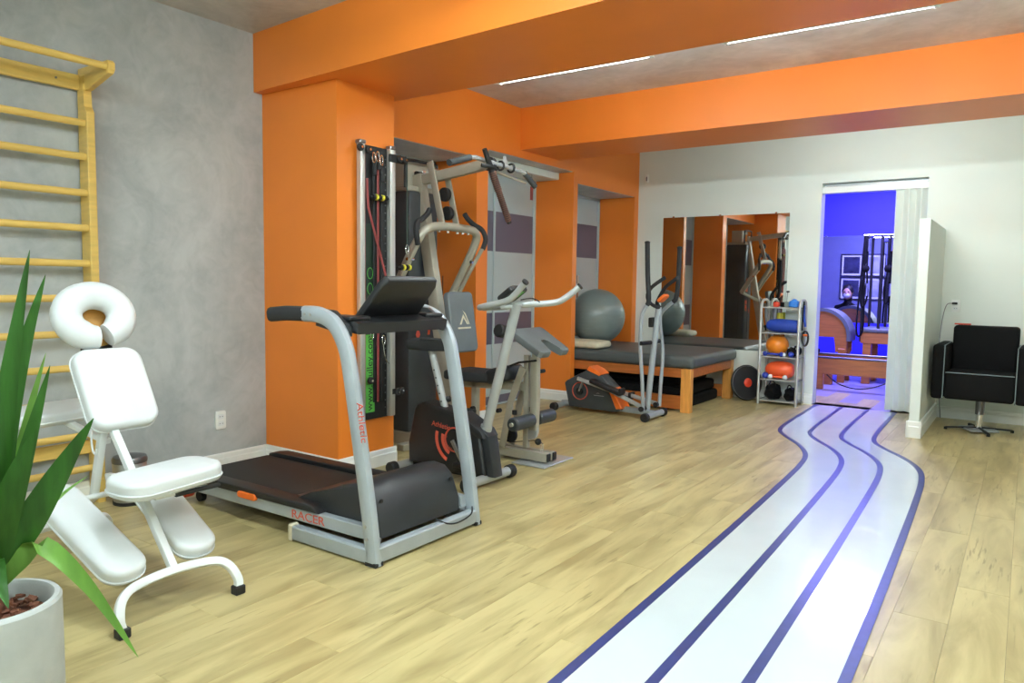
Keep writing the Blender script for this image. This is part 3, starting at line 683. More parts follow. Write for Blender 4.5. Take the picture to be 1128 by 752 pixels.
# weight stack
part(MB().box((0.13, GY-0.16, 0.10), (0.46, GY+0.17, 1.93), bev=0.02, seg=2), 'weight_shroud', 'charcoal_vinyl')
part(MB().box((0.12, GY-0.165, 0.0), (0.49, GY+0.175, 0.10), bev=0.006, seg=1), 'stack_base', 'champagne')
part(MB().box((0.14, GY-0.15, 1.93), (0.44, GY+0.16, 1.97), bev=0.006, seg=1), 'stack_top', 'champagne')
part(MB().box((0.20, GY-0.13, 1.97), (0.38, GY+0.14, 2.16), bev=0.008, seg=1), 'stack_head', 'champagne')
part(MB().tube([(0.43, GY-0.17, 1.95), (0.43, GY-0.17, 2.12), (0.43, GY-0.14, 2.155), (0.43, GY+0.15, 2.155), (0.43, GY+0.18, 2.12), (0.43, GY+0.18, 1.95)], 0.012, 8, smooth=3), 'guard_hoop', 'rubber')
part(MB().cyl((0.40, GY-0.02, 2.04), (0.40, GY+0.03, 2.04), 0.05, 18), 'stack_pulley', 'rubber')
part(MB().box((0.36, GY+0.02, 1.985), (0.43, GY+0.06, 2.10), bev=0.004, seg=1), 'pulley_bracket', 'chrome')
sh = frame((0.462, GY, 0), (0, 1, 0), (0, 0, 1))
part(MB().prism([(0.03, 1.16), (0.12, 1.16), (0.14, 1.22), (0.135, 1.32), (0.10, 1.38), (0.07, 1.385), (0.10, 1.33), (0.105, 1.25), (0.06, 1.21), (0.03, 1.24)], 0.002, sh), 'shroud_print', 'orange_print')
part(MB().prism([(0.05, 0.96), (0.14, 0.96), (0.14, 1.02), (0.05, 1.02)], 0.002, sh), 'shroud_print', 'orange_print')
part(MB().prism([(0.05, 0.84), (0.075, 0.84), (0.08, 0.89), (0.12, 0.90), (0.12, 0.85), (0.14, 0.86), (0.14, 0.945), (0.06, 0.945)], 0.002, sh), 'shroud_print', 'orange_print')
part(MB().prism([(-0.06, 0.80), (-0.035, 0.845), (-0.06, 0.90), (-0.085, 0.845)], 0.002, sh), 'shroud_print', 'red_print')
# base rails
for y in (GY-0.02, GY+0.055):
    part(MB().box((0.48, y-0.024, 0.022), (1.63, y+0.024, 0.085), bev=0.004, seg=1), 'base_rail', 'champagne')
    part(MB().box((1.63, y-0.021, 0.026), (1.642, y+0.021, 0.081), bev=0.003, seg=1), 'rail_plug', 'rubber')
part(MB().box((0.50, GY-0.33, 0.0), (0.57, GY+0.37, 0.05), bev=0.005, seg=1), 'cross_foot', 'champagne')
part(MB().box((1.15, GY-0.10, 0.0), (1.24, GY+0.14, 0.022), bev=0.003, seg=1), 'foot_plate', 'champagne')
part(MB().box((1.40, GY-0.13, 0.003), (1.67, GY+0.26, 0.012), bev=0.002, seg=1), 'foot_plate', 'light_silver')
# main post
part(MB().rtube([(0.80, GY, 0.06), (0.60, GY, 1.05), (0.405, GY, 2.06)], 0.075, 0.10, up=(1, 0, 0)), 'main_post', 'champagne')
part(MB().rtube([(0.40, GY, 2.015), (0.75, GY, 2.055), (1.09, GY, 2.095)], 0.055, 0.075), 'top_boom', 'champagne')
part(MB().rtube([(0.575, GY-0.06, 2.14), (0.70, GY-0.06, 1.66)], 0.016, 0.055, up=(1, 0, 0)), 'brace_plate', 'champagne')
part(MB().rtube([(0.64, GY+0.06, 2.05), (0.74, GY+0.06, 1.66)], 0.016, 0.05, up=(1, 0, 0)), 'brace_plate', 'champagne')
part(MB().cyl((0.60, GY-0.06, 2.08), (0.60, GY+0.06, 2.08), 0.012, 10), 'brace_bolt', 'chrome')
for z in (1.90, 1.76): part(MB().cyl((0.67+(1.9-z)*0.2, GY-0.02, z), (0.67+(1.9-z)*0.2, GY+0.02, z), 0.052, 18, bev=0.006), 'cable_pulley', 'rubber')
part(MB().cyl((1.09, GY-0.02, 2.09), (1.09, GY+0.02, 2.09), 0.05, 18, bev=0.006), 'cable_pulley', 'hood')
# yoke with press arms
part(MB().tube([(0.46, GY-0.33, 1.15), (0.55, GY-0.335, 1.30), (0.69, GY-0.33, 1.53), (0.735, GY-0.27, 1.625), (0.74, GY-0.12, 1.655), (0.74, GY+0.12, 1.655), (0.735, GY+0.29, 1.635), (0.69, GY+0.34, 1.54), (0.55, GY+0.345, 1.30), (0.46, GY+0.345, 1.15)], 0.032, 12, smooth=6), 'press_yoke', 'champagne')
for s in (-1, 1):
    yy = GY+s*0.375
    part(MB().tube([(0.745, yy, 1.52), (0.62, yy, 1.34), (0.49, yy, 1.13)], 0.016, 10), 'arm_tube', 'champagne')
    part(MB().tube([(0.70, GY+s*0.20, 1.772), (0.705, GY+s*0.235, 1.735), (0.715, GY+s*0.30, 1.695), (0.735, GY+s*0.375, 1.66), (0.752, GY+s*0.40, 1.59), (0.745, yy, 1.51)], 0.02, 10, smooth=5), 'arm_grip', 'black_soft')
    part(MB().cyl((0.66, GY+s*0.33, 1.41), (0.66, GY+s*0.395, 1.41), 0.012, 10), 'arm_pin', 'chrome')
    part(MB().rtube([(0.46, GY+s*0.34, 1.15), (0.66, GY+s*0.10, 1.02)], 0.04, 0.04), 'arm_link', 'champagne')
for y in (-0.15, -0.05, 0.06, 0.12, 0.19): part(MB().cyl((0.745, GY+y, 1.61), (0.745, GY+y, 1.625), 0.01, 8), 'bolt', 'chrome')
# back pad
bd = V((0.80-0.87, 0, 1.175-0.735)).normalized()
bpm = frame((0.835, GY, 0.955), (0, 1, 0), bd)
bpad = part(MB().rpad(0.29, 0.45, 0.04, 0.055, 0.014, bpm), 'back_pad', 'grey_vinyl')
lg = bpm @ Matrix.Translation((0, 0, 0.0285))
part(MB().prism([(-0.05, -0.02), (0.0, 0.055), (0.05, -0.02), (0.035, -0.02), (0.0, 0.03), (-0.03, -0.02)], 0.001, lg), 'pad_logo', 'cream_cloth', bpad)
part(MB().prism([(0.0, 0.085), (0.03, 0.06), (0.065, -0.02), (0.055, -0.02), (0.025, 0.045)], 0.001, lg), 'pad_logo', 'cream_cloth', bpad)
part(MB().box((-0.075, -0.052, -0.0005), (0.075, -0.04, 0.0005), m=lg), 'pad_logo', 'cream_cloth', bpad)
part(MB().box((0.68, GY-0.03, 0.92), (0.81, GY+0.03, 0.98), bev=0.004, seg=1), 'pad_mount', 'champagne')
# seat
part(MB().prism([(0.80, -0.15), (1.02, -0.16), (1.25, -0.10), (1.27, 0), (1.25, 0.10), (1.02, 0.16), (0.80, 0.15)], 0.07, Matrix.Translation((0, GY, 0.575)), bev=0.018, seg=3), 'seat_pad', 'black_soft')
part(MB().rpad(0.21, 0.24, 0.05, 0.11, 0.03, frame((1.24, GY-0.0, 0.60), V((1, 0, 0.25)), (0, 1, 0))), 'seat_front_pad', 'hood')
part(MB().rtube([(0.72, GY, 0.50), (1.45, GY, 0.53)], 0.05, 0.06), 'seat_beam', 'champagne')
part(MB().rtube([(0.98, GY, 0.52), (0.98, GY, 0.08)], 0.05, 0.05, up=(1, 0, 0)), 'seat_post', 'champagne')
for (x, z) in ((0.985, 0.33), (1.22, 0.34)):
    part(MB().cyl((x, GY-0.055, z), (x, GY-0.02, z), 0.016, 10), 'knob', 'rubber')
# leg developer
for y in (GY-0.06, GY+0.06):
    part(MB().rtube([(1.44, y, 0.67), (1.34, y, 0.42), (1.27, y, 0.09)], 0.016, 0.05, up=(1, 0, 0)), 'lever_plate', 'champagne')
part(MB().rtube([(1.50, GY, 0.74), (1.505, GY, 0.45), (1.50, GY, 0.23)], 0.05, 0.06, up=(1, 0, 0)), 'front_post', 'champagne')
part(MB().rtube([(1.435, GY, 0.75), (1.435, GY, 0.10)], 0.04, 0.04, up=(1, 0, 0)), 'front_post', 'champagne')
for a, b in ((-0.27, -0.035), (0.035, 0.23)):
    part(MB().cyl((1.50, GY+a, 0.305), (1.50, GY+b, 0.305), 0.047, 20, bev=0.008), 'foam_roller', 'charcoal_vinyl')
part(MB().cyl((1.50, GY-0.285, 0.305), (1.50, GY+0.245, 0.305), 0.014, 12), 'roller_bar', 'champagne')
for y in (-0.17, 0.02): part(MB().cyl((1.45, GY+y, 0.355), (1.45, GY+y, 0.385), 0.017, 10), 'knob', 'rubber')
part(MB().cyl((1.30, GY-0.012, 0.17), (1.30, GY+0.012, 0.17), 0.055, 18, bev=0.004), 'cable_pulley', 'rubber')
part(MB().cyl((1.475, GY-0.012, 0.22), (1.475, GY+0.012, 0.22), 0.062, 20, bev=0.006), 'cable_pulley', 'light_silver')
part(MB().tube([(0.80, GY, 0.16), (1.30, GY, 0.115), (1.50, GY, 0.155), (1.53, GY, 0.15)], 0.0035, 6), 'cable', 'rubber')
part(MB().ball((1.535, GY, 0.15), 0.024, 12), 'cable_stop', 'rubber')
part(MB().tube([(1.55, GY, 0.15), (1.575, GY, 0.14), (1.572, GY, 0.09), (1.56, GY, 0.088), (1.555, GY, 0.13)], 0.004, 6), 'cable_hook', 'chrome')
# preacher curl pad
pd = V((0.26, 0, -0.15)).normalized()
pfm = frame((1.52, GY+0.02, 0.845), (0, 1, 0), -pd)
part(MB().prism([(-0.185, 0.15), (0.185, 0.15), (0.20, 0.12), (0.185, -0.13), (0.165, -0.15), (0.085, -0.15), (0.07, -0.13), (0.055, -0.02), (0.03, 0.0), (-0.02, 0.0), (-0.04, -0.02), (-0.05, -0.13), (-0.07, -0.15), (-0.165, -0.15), (-0.185, -0.13), (-0.20, 0.12)], 0.05, pfm, bev=0.010, seg=2), 'curl_pad', 'grey_vinyl')
part(MB().rtube([(1.50, GY, 0.72), (1.50, GY, 0.84)], 0.035, 0.04, up=(1, 0, 0)), 'curl_post', 'champagne')
part(MB().cyl((1.36, GY-0.25, 0.93), (1.36, GY-0.13, 0.91), 0.045, 16, bev=0.008), 'foam_roller', 'rubber')
part(MB().cyl((1.525, GY+0.025, 0.64), (1.525, GY+0.075, 0.64), 0.014, 10), 'knob', 'rubber')
part(MB().tube([(1.28, GY-0.04, 0.655), (1.40, GY-0.05, 0.70), (1.53, GY-0.03, 0.72)], 0.008, 6), 'curl_clip', 'rubber')
# lat bar
part(MB().tube([(1.12, GY-0.27, 2.095), (1.125, GY-0.22, 2.102), (1.13, GY+0.33, 2.078), (1.13, GY+0.38, 2.07)], 0.016, 10), 'lat_bar', 'light_silver')
part(MB().tube([(1.12, GY-0.49, 2.03), (1.12, GY-0.27, 2.095)], 0.022, 12), 'lat_grip', 'charcoal_vinyl')
part(MB().tube([(1.13, GY+0.38, 2.07), (1.13, GY+0.52, 1.99)], 0.022, 12), 'lat_grip', 'charcoal_vinyl')
part(MB().prism([(-0.04, 0), (0.04, 0), (0.012, 0.075), (-0.012, 0.075)], 0.008, frame((1.13, GY+0.12, 2.085), (0, 1, 0), (0, 0, 1))), 'bar_eye', 'light_silver')
for y in (0.07, 0.2): part(MB().tube([V((1.13+0.03*math.cos(2*PI*k/14), GY+y, 2.085+0.03*math.sin(2*PI*k/14))) for k in range(14)], 0.008, 6, closed=True), 'bar_clip', 'rubber')
part(MB().tube([(1.07, GY-0.02, 2.06), (1.09, GY+0.45, 2.01)], 0.010, 8), 'lower_bar', 'champagne')
# cables along the niche
for y, x in ((GY+0.30, 0.40), (GY+0.12, 0.50)):
    part(MB().tube([(x, y, 0.05), (x, y, 1.3)], 0.003, 6), 'cable', 'rubber')

# wrapped strap stick hanging from the lat bar
ws = thing('hand_strap', 'long brown and black wrapped strap hanging from the lat bar', 'strap', (1.165, 4.36, 1.69))
a, b = V((1.178, 4.065, 2.16)), V((1.178, 4.37, 1.68))
MB().tube([a, a.lerp(b, .3), a.lerp(b, .5), b], 0.021, 12, scl=[.8, 1.1, 1, .85]).build('strap_core', 'rubber', ws)
for k in range(26):
    q = 0.30+0.66*k/25; p = a.lerp(b, q); d = (b-a).normalized()
    MB().cyl(p-d*0.0035, p+d*0.0035, 0.0262 if q < .55 else 0.0235, 10).build('wrap', 'brown_wrap', ws)
MB().tube([(1.165, 4.05, 2.05), (1.20, 4.12, 2.045), (1.175, 4.20, 2.04)], 0.014, 8, smooth=4).build('loop', 'rubber', ws)

# red tag hanging in the second niche
rt = thing('red_tag', 'narrow red tag hanging under the white blind box', 'tag', (0.12, 6.245, 2.08))
MB().box((0.115, 6.22, 2.085), (0.12, 6.27, 2.22), bev=0.002, seg=1).build('tag_body', 'red_rubber', rt)
MB().tube([(0.117, 6.245, 2.22), (0.117, 6.245, 2.338)], 0.002, 6).build('cord', 'rubber', rt)

# ================================================================ exercise bike
BY = 3.6
bk = thing('exercise_bike', 'black upright exercise bike with orange stripes behind the treadmill', 'exercise bike', (1.35, BY, 0))
bpoly = [(0.985, 0.07), (0.98, 0.20), (1.035, 0.43), (1.06, 0.46), (1.12, 0.475), (1.42, 0.42), (1.57, 0.335), (1.62, 0.06), (1.30, 0.05)]
fy = lambda y: frame((0, y, 0), (1, 0, 0), (0, 0, 1))
MB().prism(bpoly, 0.15, fy(BY), bev=0.02, seg=3).build('body', 'black_plastic', bk)
MB().prism([(1.40, 0.435), (1.58, 0.345), (1.61, 0.30), (1.56, 0.30), (1.39, 0.39)], 0.156, fy(BY), bev=0.008, seg=2).build('body_trim', 'hood', bk)
MB().prism([(1.56, 0.06), (1.53, 0.33), (1.58, 0.345), (1.625, 0.31), (1.67, 0.06)], 0.10, fy(BY), bev=0.012, seg=2).build('front_cover', 'hood', bk)
NY = BY-0.0762
for rr, a0, a1 in ((0.16, 165, 245), (0.11, 165, 245), (0.065, 165, 250)):
    out = [(1.38+rr*math.cos(math.radians(a0+(a1-a0)*k/12)), 0.265+rr*math.sin(math.radians(a0+(a1-a0)*k/12))) for k in range(13)]
    inn = [(1.38+(rr-0.024)*math.cos(math.radians(a0+(a1-a0)*k/12)), 0.265+(rr-0.024)*math.sin(math.radians(a0+(a1-a0)*k/12))) for k in range(12, -1, -1)]
    MB().prism(out+inn, 0.0012, fy(NY)).build('stripe', 'red_print', bk)
MB().tube([(1.38+0.075*math.cos(2*PI*k/24), NY-0.001, 0.265+0.075*math.sin(2*PI*k/24)) for k in range(24)], 0.006, 6, closed=True).build('crank_ring', 'red_print', bk)
text('lettering', 'Athletic', 0.048, frame((1.19, NY-0.001, 0.335), (1, 0, -0.1), (0, 0, 1)), 'red_print', bk)
MB().cyl((1.38, NY-0.012, 0.265), (1.38, NY, 0.265), 0.055, 20).build('crank_hub', 'rubber', bk)
for s, d in ((-1, V((0.09, 0, -0.14))), (1, V((-0.05, 0, 0.15)))):
    y = BY+s*0.10; c = V((1.38, y, 0.265))
    MB().rtube([c, c+d], 0.014, 0.026).build('crank', 'steel', bk)
    MB().box(c+d+V((-0.05, -0.05 if s < 0 else 0.0, -0.015)), c+d+V((0.05, 0.0 if s < 0 else 0.05, 0.015)), bev=0.006, seg=1).build('pedal', 'rubber', bk)
MB().cyl((0.955, BY-0.20, 0.045), (0.955, BY+0.20, 0.045), 0.03, 14).build('rear_bar', 'light_silver', bk)
MB().cyl((1.60, BY-0.23, 0.045), (1.60, BY+0.23, 0.045), 0.03, 14).build('front_bar', 'light_silver', bk)
for x, h in ((0.955, 0.22), (1.60, 0.25)):
    for s in (-1, 1): MB().cyl((x, BY+s*(h-0.06), 0.042), (x, BY+s*h, 0.042), 0.041, 16, bev=0.008).build('bar_cap', 'rubber', bk)
MB().rtube([(0.955, BY, 0.05), (1.60, BY, 0.05)], 0.05, 0.05).build('frame_tube', 'black_plastic', bk)
MB().tube([(1.235, BY, 0.44), (1.115, BY, 0.82)], 0.024, 12).build('seat_post', 'light_silver', bk)
for k in range(5):
    p = V((1.235, BY, 0.44)).lerp(V((1.115, BY, 0.82)), 0.12+0.13*k)
    MB().cyl(p+V((0.004, -0.024, 0)), p+V((0.004, -0.0255, 0)), 0.006, 8).build('post_hole', 'rubber', bk)
MB().cyl((1.215, BY+0.01, 0.49), (1.255, BY+0.03, 0.50), 0.02, 10).build('post_knob', 'rubber', bk)
MB().prism([(0.98, -0.09), (0.96, 0), (0.98, 0.09), (1.08, 0.08), (1.16, 0.035), (1.24, 0.028), (1.255, 0), (1.24, -0.028), (1.16, -0.035), (1.08, -0.08)], 0.075, Matrix.Translation((0, BY, 0.845)), bev=0.026, seg=3).build('saddle', 'black_soft', bk)
MB().tube([(1.565, BY, 0.32), (1.79, BY, 1.13)], 0.030, 14).build('handle_post', 'light_silver', bk)
MB().cyl((1.555, BY, 0.29), (1.575, BY, 0.37), 0.037, 14).build('post_collar', 'light_silver', bk)
hb = [(1.60, BY-0.10, 1.10), (1.62, BY-0.15, 1.105), (1.78, BY-0.21, 1.135), (1.90, BY-0.245, 1.21), (1.94, BY-0.25, 1.25)]
MB().tube([(1.94, BY-0.14, 1.255), (1.86, BY-0.13, 1.18), (1.80, BY-0.13, 1.145), (1.64, BY-0.12, 1.11), (1.565, BY-0.07, 1.10), (1.56, BY+0.0, 1.10), (1.60, BY+0.04, 1.105), (1.78, BY+0.05, 1.12), (1.95, BY+0.14, 1.135), (2.02, BY+0.17, 1.165), (2.10, BY+0.20, 1.235)], 0.019, 12, smooth=5).build('handlebar', 'light_silver', bk)
MB().tube([(1.78, BY-0.0, 1.115), (1.72, BY-0.06, 1.105), (1.58, BY-0.05, 1.095)], 0.017, 10).build('handlebar_brace', 'light_silver', bk)
for p, d in (((1.94, BY-0.14, 1.255), V((0.08, -.01, .075))), ((2.10, BY+0.20, 1.235), V((0.08, 0.03, .07)))):
    MB().cyl(V(p)-d.normalized()*0.003, V(p)+d.normalized()*0.008, 0.0205, 12).build('handle_cap', 'rubber', bk)
km = frame((1.74, BY+0.02, 1.185), (0, 1, 0), V((0.14, 0, 0.10)))
MB().rpad(0.17, 0.14, 0.03, 0.035, 0.01, km).build('console', 'black_plastic', bk)
MB().prism(rrect(0.11, 0.06, 0.006), 0.003, km @ Matrix.Translation((0, 0.02, 0.018))).build('display', 'green_print', bk)
MB().tube([(1.80, BY+0.02, 1.15), (1.86, BY+0.06, 1.16), (1.90, BY+0.10, 1.13)], 0.004, 6, smooth=4).build('sensor_wire', 'rubber', bk)

# ================================================================ elliptical trainer
EY = 6.33
el = thing('elliptical_trainer', 'grey elliptical trainer with orange trim in front of the treatment table', 'elliptical', (1.0, EY, 0))
ep = lambda mb, name, material, parent=el: mb.build(name, material, parent)
EB = [(0.60, 0.04), (0.545, 0.27), (0.565, 0.295), (0.80, 0.42), (0.86, 0.43), (0.94, 0.385), (1.07, 0.27), (1.17, 0.06), (1.12, 0.035)]
ep(MB().prism(EB, 0.17, fy(EY), bev=0.014, seg=2), 'body', 'charcoal_vinyl')
ep(MB().prism([(0.795, 0.415), (0.82, 0.455), (0.90, 0.425), (0.955, 0.385), (0.93, 0.365), (0.85, 0.405)], 0.178, fy(EY), bev=0.006, seg=1), 'top_trim', 'orange_plastic')
ep(MB().prism([(1.0, 0.315), (1.09, 0.25), (1.185, 0.075), (1.12, 0.06), (1.06, 0.20)], 0.178, fy(EY), bev=0.008, seg=1), 'front_trim', 'orange_plastic')
EN = EY-0.086
ep(MB().tube([(0.725+0.083*math.cos(2*PI*k/28), EN-0.001, 0.205+0.083*math.sin(2*PI*k/28)) for k in range(28)], 0.005, 6, closed=True), 'crank_ring', 'red_print')
ep(MB().cyl((0.725, EN-0.02, 0.205), (0.725, EN, 0.205), 0.035, 18), 'crank_hub', 'rubber')
ep(MB().prism([(0.90, 0.195), (0.925, 0.205), (0.945, 0.195), (0.925, 0.2)], 0.001, fy(EN-0.0005)), 'maker_mark', 'light_silver')
ep(MB().box((0.88, EN-0.001, 0.175), (0.99, EN, 0.18)), 'maker_mark', 'light_silver')
for s in (-1, 1):
    y = EY+s*0.125
    cr = V((0.725, EY+s*0.10, 0.205)); ce_ = cr + V((0.045, 0, 0.115))*(1 if s < 0 else -1)
    ep(MB().rtube([cr, ce_], 0.016, 0.024, up=(0, 1, 0)), 'crank', 'steel')
    pb = V((ce_.x, y, ce_.z)); pf = V((1.43, EY+s*0.15, 0.125))
    ep(MB().rtube([pb+V((-0.05, 0, 0.012)), pb, V((1.08, y, 0.245 if s < 0 else 0.2)), pf], 0.03, 0.035), 'pedal_rail', 'light_silver')
    c = pb.lerp(pf, 0.42)+V((0, s*0.01, 0.04)); d = (pf-pb).normalized()
    ep(MB().rpad(0.36, 0.115, 0.03, 0.035, 0.012, frame(c, d, (0, 1, 0))), 'foot_plate', 'black_plastic')
    ep(MB().box(c+d*0.17+V((-0.012, -0.055, -0.0)), c+d*0.17+V((0.012, 0.055, 0.055)), bev=0.006, seg=1), 'toe_stop', 'black_plastic')
    xo = 0.0 if s < 0 else 0.05
    ya = EY+s*0.20
    if s < 0: arm = [(1.44, EY-0.17, 0.10), (1.43, EY-0.18, 0.35), (1.405, EY-0.19, 0.68), (1.41, EY-0.20, 0.93), (1.435, ya, 1.02), (1.465, ya, 1.07)]; grip = [(1.465, ya, 1.07), (1.48, ya, 1.12), (1.462, ya, 1.35), (1.45, ya, 1.63)]
    else: arm = [(1.45, EY+0.17, 0.10), (1.455, EY+0.18, 0.35), (1.46, EY+0.19, 0.62), (1.42, EY+0.20, 0.90), (1.44, ya, 1.0), (1.55, ya, 1.10)]; grip = [(1.545, ya, 1.095), (1.575, ya, 1.14), (1.59, ya, 1.32), (1.592, ya, 1.60)]
    ep(MB().tube(arm, 0.017, 10, smooth=5), 'swing_arm', 'silver_paint')
    g_ = ep(MB().tube(grip, 0.022, 12, smooth=4), 'arm_grip', 'black_soft')
    ep(MB().ball(grip[-1], 0.026, 12, sc=(1, 1, .5)), 'grip_cap', 'rubber')
    ep(MB().cyl((1.44, EY+s*0.05, 0.72), (1.42, EY+s*0.21, 0.72), 0.02, 12), 'arm_pivot', 'rubber')
    ep(MB().cyl((1.43, EY+s*0.12, 0.115), (1.43, EY+s*0.20, 0.115), 0.025, 12), 'rail_joint', 'rubber')
ep(MB().tube([(1.40, EY, 0.05), (1.455, EY, 0.70), (1.49, EY, 1.05)], 0.028, 12), 'mast', 'silver_paint')
ep(MB().rtube([(1.10, EY, 0.065), (1.47, EY, 0.055)], 0.06, 0.05), 'front_frame', 'silver_paint')
ep(MB().rtube([(0.48, EY, 0.06), (0.65, EY, 0.07)], 0.05, 0.045), 'rear_frame', 'silver_paint')
for x in (0.50, 1.475):
    ep(MB().cyl((x, EY-0.17, 0.045), (x, EY+0.17, 0.045), 0.031, 14), 'foot_bar', 'silver_paint')
    for s in (-1, 1): ep(MB().cyl((x, EY+s*0.17, 0.042), (x, EY+s*0.225, 0.042), 0.041, 16, bev=0.008), 'foot_cap', 'rubber')
ep(MB().tube([(1.58, EY-0.08, 1.32), (1.46, EY-0.10, 1.23), (1.42, EY-0.10, 1.15), (1.44, EY-0.07, 1.08), (1.50, EY, 1.04), (1.44, EY+0.07, 1.08), (1.46, EY+0.09, 1.15), (1.52, EY+0.08, 1.235), (1.64, EY+0.06, 1.32)], 0.017, 10, smooth=5), 'fixed_handlebar', 'black_soft')
kk = frame((1.53, EY, 1.13), (0, 1, 0), V((0.10, 0, 0.09)))
ep(MB().rpad(0.12, 0.10, 0.03, 0.03, 0.01, kk), 'console', 'orange_plastic')
ep(MB().box((1.405, EY-0.04, 0.86), (1.45, EY+0.04, 0.95), bev=0.008, seg=1), 'tension_box', 'rubber')

# ================================================================ treatment table in the third niche
TX0, TX1, TYA, TYB = -0.05, 1.66, 6.815, 8.12
tt = thing('treatment_table', 'wide wooden treatment table with dark grey padded top', 'treatment table', (0.8, 7.46, 0))
MB().rpad(TX1-TX0, TYB-TYA, 0.05, 0.125, 0.045, frame(((TX0+TX1)/2, (TYA+TYB)/2, 0.498), (1, 0, 0), (0, 1, 0)), dome=0.012).build('padded_top', 'table_vinyl', tt)
for x in (TX0+0.08, TX1-0.085):
    for y in (TYA+0.05, TYB-0.05):
        MB().box((x-0.05, y-0.04, 0), (x+0.05, y+0.04, 0.435), bev=0.005, seg=1).build('leg', 'pine', tt)
for y in (TYA+0.03, TYB-0.03): MB().box((TX0+0.04, y-0.015, 0.345), (TX1-0.135, y+0.015, 0.435), bev=0.003, seg=1).build('apron', 'pine_x', tt)
for x in (TX0+0.05, TX1-0.055): MB().box((x-0.015, TYA+0.09, 0.345), (x+0.015, TYB-0.09, 0.435), bev=0.003, seg=1).build('apron', 'pine_x', tt)
MB().box((TX0+0.13, TYA+0.07, 0.02), (TX1-0.135, TYA+0.10, 0.155), bev=0.003, seg=1).build('stretcher', 'pine_x', tt)
MB().box((TX0+0.13, TYB-0.10, 0.02), (TX1-0.135, TYB-0.07, 0.155), bev=0.003, seg=1).build('stretcher', 'pine_x', tt)
for k, (x0, x1, y0, y1, z0, z1, lb) in enumerate(((0.10, 1.50, 6.98, 7.98, 0.002, 0.115, 'lower black exercise mat stored under the treatment table'), (0.12, 1.47, 7.0, 7.95, 0.117, 0.23, 'upper black exercise mat stored under the treatment table'), (0.15, 1.40, 7.05, 7.9, 0.232, 0.338, 'topmost black mat under the treatment table'))):
    tag(MB().rpad(x1-x0, y1-y0, 0.03, z1-z0, 0.03, frame(((x0+x1)/2, (y0+y1)/2, (z0+z1)/2), (1, 0, 0), (0, 1, 0))).build('exercise_mat', 'cloth_black'), lb, 'mat', 'mats under the table')
TZ = 0.570
bl = tag(MB().ball((0.292, 7.36, TZ+0.315), 0.312, 48).build('exercise_ball', 'ball_grey'), 'large grey inflatable exercise ball on the treatment table', 'exercise ball')
for k in range(9):
    z = -0.16+0.04*k; rr = math.sqrt(0.312**2-z*z)
    MB().tube([V((0.292+rr*math.cos(2*PI*q/48), 7.36+rr*math.sin(2*PI*q/48), TZ+0.315+z)) for q in range(48)], 0.0016, 4, closed=True).build('rib', 'ball_grey', bl)
pw = MB().rpad(0.55, 0.32, 0.05, 0.075, 0.034, frame((0.33, 6.985, TZ+0.036), (1, 0, 0), (0, 1, 0)), dome=0.012)
tag(pw.build('pillow', 'cream_cloth'), 'flat cream pillow at the front of the grey table', 'pillow')

# round balance board leaning by the table
dc = thing('balance_board', 'black round board with red centre leaning beside the table', 'balance board', (1.80, 8.06, 0))
dm = frame((1.795, 8.03, 0.198), V((0.62, 0.78, 0)), V((-0.10, 0.10, 1)))
MB().lathe([(0, -0.02), (0.17, -0.02), (0.192, -0.008), (0.196, 0.008), (0.185, 0.02), (0.12, 0.024), (0, 0.026)], dm, 36).build('disc', 'rubber', dc)
MB().lathe([(0.035, 0.025), (0.05, 0.032), (0.03, 0.045), (0, 0.048)], dm, 20).build('hub', 'red_plastic', dc)
MB().tube([dm @ V((0.183*math.cos(2*PI*k/36), 0.183*math.sin(2*PI*k/36), 0.021)) for k in range(36)], 0.003, 6, closed=True).build('rim', 'dark_steel', dc)

# ================================================================ mirror and wall sensor
mr = thing('wall_mirror', 'large frameless mirror on the white wall above the table', 'mirror', (1.4, YW, 0.55))
MB().box((0.672, YW-0.006, 0.535), (2.125, YW-0.001, 2.045), bev=0.001, seg=1).build('glass', 'mirror', mr)
for x in (0.80, 1.36, 1.98):
    for z in (0.533, 2.047): MB().box((x-0.012, YW-0.011, z-0.012), (x+0.012, YW-0.001, z+0.012), bev=0.002, seg=1).build('clip', 'chrome', mr)
ss = thing('wall_sensor', 'tiny white sensor high on the white wall by the corner', 'sensor', (0.45, YW, 2.45))
MB().box((0.43, YW-0.02, 2.47), (0.465, YW-0.001, 2.57), bev=0.005, seg=2).build('sensor_body', 'white_trim', ss)
MB().box((0.44, YW-0.023, 2.49), (0.455, YW-0.019, 2.54), bev=0.002, seg=1).build('lens', 'grey_vinyl', ss)

# ================================================================ rack with balls
RX0, RX1, RY0, RY1 = 1.955, 2.345, 7.93, 8.20
rk = thing('storage_rack', 'narrow metal tube rack with five shelves by the doorway', 'rack', (2.15, 8.06, 0))
for x in (RX0, RX1):
    MB().tube([(x, RY0, 0), (x, RY0, 1.03), (x, RY0+0.03, 1.09), (x, RY0+0.08, 1.11), (x, RY1-0.08, 1.11), (x, RY1-0.03, 1.09), (x, RY1, 1.03), (x, RY1, 0)], 0.014, 10).build('side_frame', 'alu', rk)
RZ = [0.045, 0.27, 0.512, 0.765, 1.035]
for z in RZ:
    MB().box((RX0+0.012, RY0-0.004, z-0.012), (RX1-0.012, RY1+0.004, z), bev=0.002, seg=1).build('shelf', 'alu', rk)
    for x in (RX0, RX1): MB().tube([(x, RY0, z-0.006), (x, RY1, z-0.006)], 0.006, 6).build('shelf_rail', 'dark_steel', rk)
G_ = 0.001
